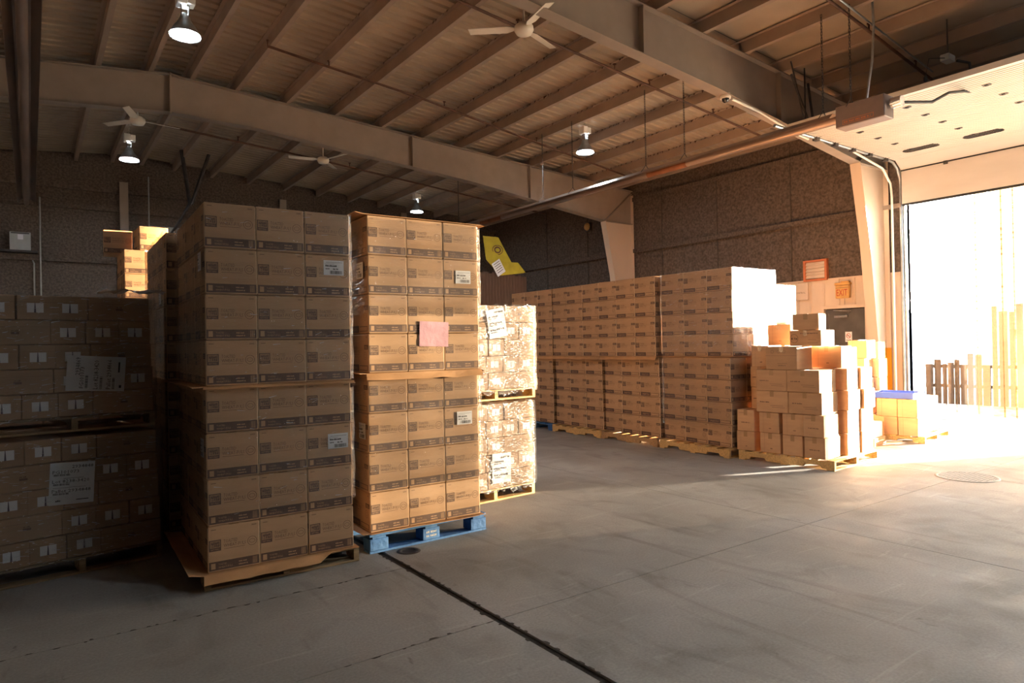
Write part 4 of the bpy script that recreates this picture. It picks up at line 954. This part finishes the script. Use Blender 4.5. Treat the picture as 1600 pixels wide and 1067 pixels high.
# ================================================================== CEILING FITTINGS
def lamp(x, y, z, label):
    o = empty('high_bay_lamp', (x, y, z), label=label, cat='lamp', group='high bay lamps')
    zr = ztop(x)+.0-z
    MB().tube([(0, 0, .62), (0, 0, zr+.19)], .008, 6).build('hanger_rod', 'aluminium', o)
    MB().tube([(0, 0, .56), (.03, 0, .60), (0, 0, .64), (-.03, 0, .60), (0, 0, .56)], .008, 6).build('hook', 'aluminium', o)
    MB().bbox(-.10, .02, -.085, .085, .40, .56, .008).bbox(.025, .12, -.075, .075, .42, .55, .008).build('ballast_box', 'plastic_white', o)
    MB().box(-.05, -.04, -.05, .05, .26, .40).box(.04, .05, -.05, .05, .26, .40).box(-.05, .05, -.05, .05, .385, .40).build('bracket', 'aluminium', o)
    mb = MB(); mb.lathe([(.05, .30), (.065, .26), (.075, .22), (.12, .14), (.17, .05), (.19, 0.0), (.194, .0), (.174, .055), (.124, .146)], 28); mb.build('reflector', 'galvanised', o)
    mb = MB(); mb.disc(.186, .012, 28); mb.lathe([(.186, .012), (.188, .02)], 28); mb.build('lens', 'lamp_lens', o)
    return o
lamp(1.70, 9.60, 5.65, 'lit high bay lamp nearest the top edge, above the front stacks')
lamp(1.78, 16.5, 5.65, 'lit high bay lamp over the dark corner behind the beige frame')
lamp(9.75, 10.75, 5.62, 'lit high bay lamp hanging above the long row')
lamp(9.65, 18.3, 5.63, 'small distant lit high bay lamp above the second stack')
for x, y, nm in ((9.75, -3.2, 'towards the loading doors'), (9.75, .9, 'inside the dock door'), (5.0, -.6, 'above the foreground floor'), (6.0, -4.4, 'behind the viewer')): lamp(x, y, 5.65, 'added fill lamp out of frame '+nm)  # unseen lamps added to fill the foreground and the stack fronts
def fan(x, y, z, a, label):
    o = empty('ceiling_fan', (x, y, z), R(a), label=label, cat='ceiling fan', group='ceiling fans')
    MB().tube([(0, 0, .08), (0, 0, ztop(x)+.15-z)], .014, 8).build('down_rod', 'fan_white', o)
    mb = MB(); mb.lathe([(0, -.06), (.10, -.05), (.13, 0), (.125, .05), (.08, .085), (.02, .10), (.014, .16)], 20); mb.build('motor', 'fan_white', o)
    for k in range(3):
        c = R(120*k); mb = MB(); pts = [(.12, -.025), (.22, -.07), (.72, -.065), (.74, .045), (.22, .06), (.12, .025)]
        vs = [(math.cos(c)*px-math.sin(c)*py, math.sin(c)*px+math.cos(c)*py, .02+py*.22+e) for e in (0, .006) for px, py in pts]
        mb.add(vs, [tuple(range(5, -1, -1)), tuple(range(6, 12))]+[(i, (i+1) % 6, 6+(i+1) % 6, 6+i) for i in range(6)]); mb.build('blade', 'fan_white', o)
    MB().lathe([(.0, ztop(x)+.16-z), (.05, ztop(x)+.15-z), (.06, ztop(x)+.08-z)], 14).build('canopy', 'fan_white', o)
fan(5.35, 7.05, 5.68, 20, 'white ceiling fan below the roof at the top centre')
fan(5.30, 14.4, 5.66, 50, 'white ceiling fan hanging behind the far beige frame')
fan(1.65, 13.95, 5.75, 10, 'ceiling fan beside the ridge near the dark corner lamp')
def pipe(name, pts, rad, m, label, heads=(), cat='pipe'):
    o = MB().tube(pts, rad, 8).build(name, m, label=label, cat=cat)
    for p in heads: MB().tube([p, (p[0], p[1], p[2]+.10)], .012, 6).lathe([(.0, .115), (.03, .11), (.03, .10)], 10, c=p).build('sprinkler_head', m, o)
    return o
def zp(x): return ztop(x)-.10
pipe('sprinkler_pipe', [(x, 7.75+(x-3)*.06, zp(x)) for x in (2.5, 6, 9, 12.9)], .022, 'pipe_rust', 'rusty sprinkler pipe crossing under the purlins by the ceiling fan', [(x, 7.75+(x-3)*.06, zp(x)) for x in (4.3, 5.9, 8.0, 8.9, 10.8)])
pipe('sprinkler_pipe', [(3.15, 10.95, zp(3.15)+.10), (3.15, 10.95, zp(3.15)), (6, 11.2, zp(6)), (9, 11.7, zp(9)), (13, 12.3, zp(13))], .022, 'pipe_rust', 'rusty sprinkler pipe crossing behind the long row lamp', [(4.2, 11.05, zp(4.2)), (6.6, 11.3, zp(6.6)), (9.2, 11.73, zp(9.2))])
pipe('sprinkler_pipe', [(2.2, 14.6, 5.95), (5, 14.9, 5.85), (8.5, 15.4, 5.70), (12.8, 16, 5.5)], .022, 'pipe_rust', 'dark sprinkler pipe behind the far beige frame', [(3.6, 14.75, 5.90), (6.2, 15.1, 5.80)])
pipe('sprinkler_pipe', [(6.5, 4.62, zp(6.5)), (9, 4.75, zp(9)), (12.4, 4.95, zp(12.4))], .022, 'pipe_rust', 'dark sprinkler pipe above the open dock door', [(9.9, 4.8, zp(9.9)), (11.6, 4.9, zp(11.6))])
pipe('roof_conduit', [(6.5, 4.50, zp(6.5)-.03), (9, 4.62, zp(9)-.03), (11.9, 4.78, zp(11.9)-.03)], .014, 'galvanised', 'thin bright conduit beside the pipe above the dock door', cat='conduit')
# tube heaters
def heater(x, z, ya, yb, label, burner, joints):
    o = empty('tube_heater', (x, 0, z), label=label, cat='heater', group='overhead tube heaters')
    MB().tube([(0, ya, 0), (0, yb, 0)], .052, 12).build('burner_tube', 'tube_metal', o)
    pf = [(-.16, -.01), (-.155, .015), (-.075, .085), (.075, .085), (.155, .015), (.16, -.01)]; vs = []
    for yy in (ya+.05, yb):
        vs += [(px, yy, pz) for px, pz in pf]
    MB().add(vs, [(i, i+1, 7+i, 6+i) for i in range(5)]).build('reflector', 'tube_metal', o)
    for yy in joints: MB().tube([(0, yy, 0), (0, yy+.9, 0)], .056, 12).build('coupling', 'tube_rust', o)
    if burner:
        b = MB().bbox(-.10, .16, ya-.66, ya, -.15, .15, .01).build('burner_box', 'heater_box', o)
        mb = MB(); F = Face(mb, (-.10, ya, -.15), (0, -1, 0), (0, 0, 1), (-1, 0, 0)); F.frame(.10, .52, .03, .09, .006, 0); F.marks(.12, .045, .04, .36, 0); mb.build('plate_lettering', 'louver_orange', b)
        MB().tube([(.05, ya-.68, .03), (.05, ya-.82, .03)], .07, 12).build('blower', 'aluminium', b)
    return o
HX, HZ2 = 9.25, 4.60
heater(HX, HZ2, 4.92, 16.5, 'long tube heater with burner box hung above the aisle to the dock door', True, (7.6, 13.2))
heater(-.03, 4.85, 3.2, 18.2, 'dark tube heater running overhead along the edge of the frame', False, ())
def chain(x, y, z0, z1, label):
    mb = MB(); z = z0+.09; k = 0
    while z < z1:
        t = .006
        if k % 2: mb.box(x-.013, x+.013, y-t/2, y+t/2, z, z+t).box(x-.013, x-.013+t, y-t/2, y+t/2, z, z+.05).box(x+.013-t, x+.013, y-t/2, y+t/2, z, z+.05).box(x-.013, x+.013, y-t/2, y+t/2, z+.05-t, z+.05)
        else: mb.box(x-t/2, x+t/2, y-.013, y+.013, z, z+t).box(x-t/2, x+t/2, y-.013, y-.013+t, z, z+.05).box(x-t/2, x+t/2, y+.013-t, y+.013, z, z+.05).box(x-t/2, x+t/2, y-.013, y+.013, z+.05-t, z+.05)
        z += .042; k += 1
    o = mb.build('chain', 'steel_dark', label=label, cat='chain', group='chains holding the tube heaters')
    MB().tube([(x-.13, y, z0-.04), (x, y, z0+.10)], .006, 5).tube([(x+.13, y, z0-.04), (x, y, z0+.10)], .006, 5).build('hanger_wire', 'steel_dark', o)
for y, nm in ((4.75, 'at the burner box'), (5.15, 'just beyond the burner box'), (7.65, 'nearest the security camera'), (8.55, 'over the near end of the long row'), (10.6, 'over the middle of the long row'), (11.6, 'over the far half of the long row'), (15.2, 'beyond the far beige frame')): chain(HX, y, HZ2+.09+(.06 if y < 4.9 else 0), ztop(HX)+.02, 'steel chain holding the long heater '+nm)
for y, nm in ((9.0, 'beside the ridge bay'), (15.5, 'in the dark corner')): chain(-.03, y, 4.94, ztop(-.03)+.02, 'steel chain of the edge heater '+nm)
# cables by the burner
MB().tube([(HX+.02, 4.55, 4.72), (HX+.04, 4.52, 5.0), (HX+.10, 4.50, 5.3), (HX+.16, 4.5, 5.8), (HX+.18, 4.52, 6.15)], .016, 8).build('gas_hose', 'galvanised', label='grey flexible hose rising from the heater burner to the roof', cat='hose')
MB().tube([(HX+.10, 4.12, 4.62), (9.8, 3.95, 4.66), (10.2, 3.90, 4.85), (10.6, 3.86, 4.94), (10.85, 3.85, 4.98)], .02, 8).tube([(10.85, 3.85, 4.98), (10.90, 3.86, 5.2), (10.9, 3.9, 5.42), (10.75, 4.0, 5.45)], .02, 8).build('power_cable', 'rubber', label='black power cable looping from the burner under the door panels', cat='cable')
jb = empty('junction_box', (10.6, 4.06, 5.45), label='small junction box with dangling pull switch over the dock door', cat='junction box')
MB().bbox(-.10, .10, -.06, .06, -.03, .06, .006).build('box_body', 'panel_grey', jb); MB().tube([(-.10, 0, 0), (-.35, .1, -.03), (-.42, .12, -.30)], .006, 5).build('pull_cord', 'steel_dark', jb); MB().lathe([(0, -.04), (.022, -.03), (.025, .03), (.008, .05)], 10, c=(-.42, .12, -.33)).build('pull_switch', 'rubber', jb)
MB().tube([(0, 0, .06), (0, 0, ztop(10.6)-5.45)], .01, 6).build('drop_rod', 'steel_dark', jb)
# dome camera on the near frame
dc = empty('security_camera', (8.92, 6.55, 5.36), label='white dome security camera under the near beige frame', cat='camera')
MB().lathe([(.0, .05), (.075, .045), (.085, .0), (.08, -.03), (.06, -.03)], 20).build('housing', 'plastic_white', dc); MB().lathe([(.058, -.03), (.05, -.065), (.03, -.085), (0, -.09)], 18).build('dome', 'plastic_dark', dc)
MB().tube([(9.02, 6.50, 5.33), (9.6, 6.42, 5.22), (10.6, 6.42, 5.05), (11.0, 6.40, 5.0)], .022, 8).build('camera_conduit', 'plastic_white', label='white conduit running from the security camera down the frame', cat='conduit')
MB().box(10.75, 11.25, 6.40, 6.46, 5.12, 5.18).build('fluorescent_tube', 'aluminium', label='short strip light fixed at the end of the near frame', cat='strip light')
# braces by the dock frame
for k, (a, b) in enumerate((((10.35, 6.3, 5.95), (10.95, 6.28, 5.05)), ((10.85, 6.3, 5.9), (11.0, 6.28, 5.05)))):
    MB().tube([a, b], .022, 6).build('brace_rod', 'steel_dark', label=('slanting' if k == 0 else 'upright')+' steel brace rod between near frame and door track', cat='brace')
# end wall fittings
eb = empty('electrical_cabinet', (-.17, Y1, 4.05), label='grey electrical cabinet high on the dark end wall', cat='cabinet')
MB().bbox(-.21, .21, -.22, 0, 0, .44, .008).build('cabinet_body', 'panel_grey', eb); MB().box(-.05, .06, -.224, -.22, .26, .38).build('white_sticker', 'paper_white', eb); MB().box(-.18, .18, -.23, -.22, .40, .425).build('top_slot', 'steel_dark', eb)
MB().box(-.5, .34, -.32, 0, -.06, -.01).build('shelf_bracket', 'steel_dark', eb)
MB().tube([(-.9, Y1-.10, 3.93), (-.1, Y1-.10, 3.93), (.05, Y1-.10, 3.88), (.10, Y1-.10, 3.75), (.10, Y1-.10, .1)], .018, 6).build('wall_conduit', 'galvanised', label='bent conduit below the electrical cabinet', cat='conduit')
MB().tube([(.23, Y1-.16, 5.4), (.23, Y1-.16, .1)], .018, 6).build('wall_conduit', 'galvanised', label='straight conduit beside the electrical cabinet', cat='conduit')
MB().tube([(2.62, Y1-.2, 6.2), (2.62, Y1-.2, 4.58), (2.66, Y1-.2, 4.55), (3.0, Y1-.2, 4.55)], .018, 6).build('wall_conduit', 'galvanised', label='thin conduit turning at the foot of the dark braces', cat='conduit')
MB().tube([(3.20, 18.8, 6.66), (3.38, 18.8, 5.30), (2.95, 18.8, 4.50)], .05, 8).build('flue_pipe', 'steel_dark', label='dark bent flue pipe in front of the end wall', cat='pipe')
MB().tube([(3.85, 18.8, 6.64), (3.42, 18.8, 5.30)], .045, 8).build('flue_pipe', 'steel_dark', label='dark slanting branch of the flue by the end wall', cat='pipe')
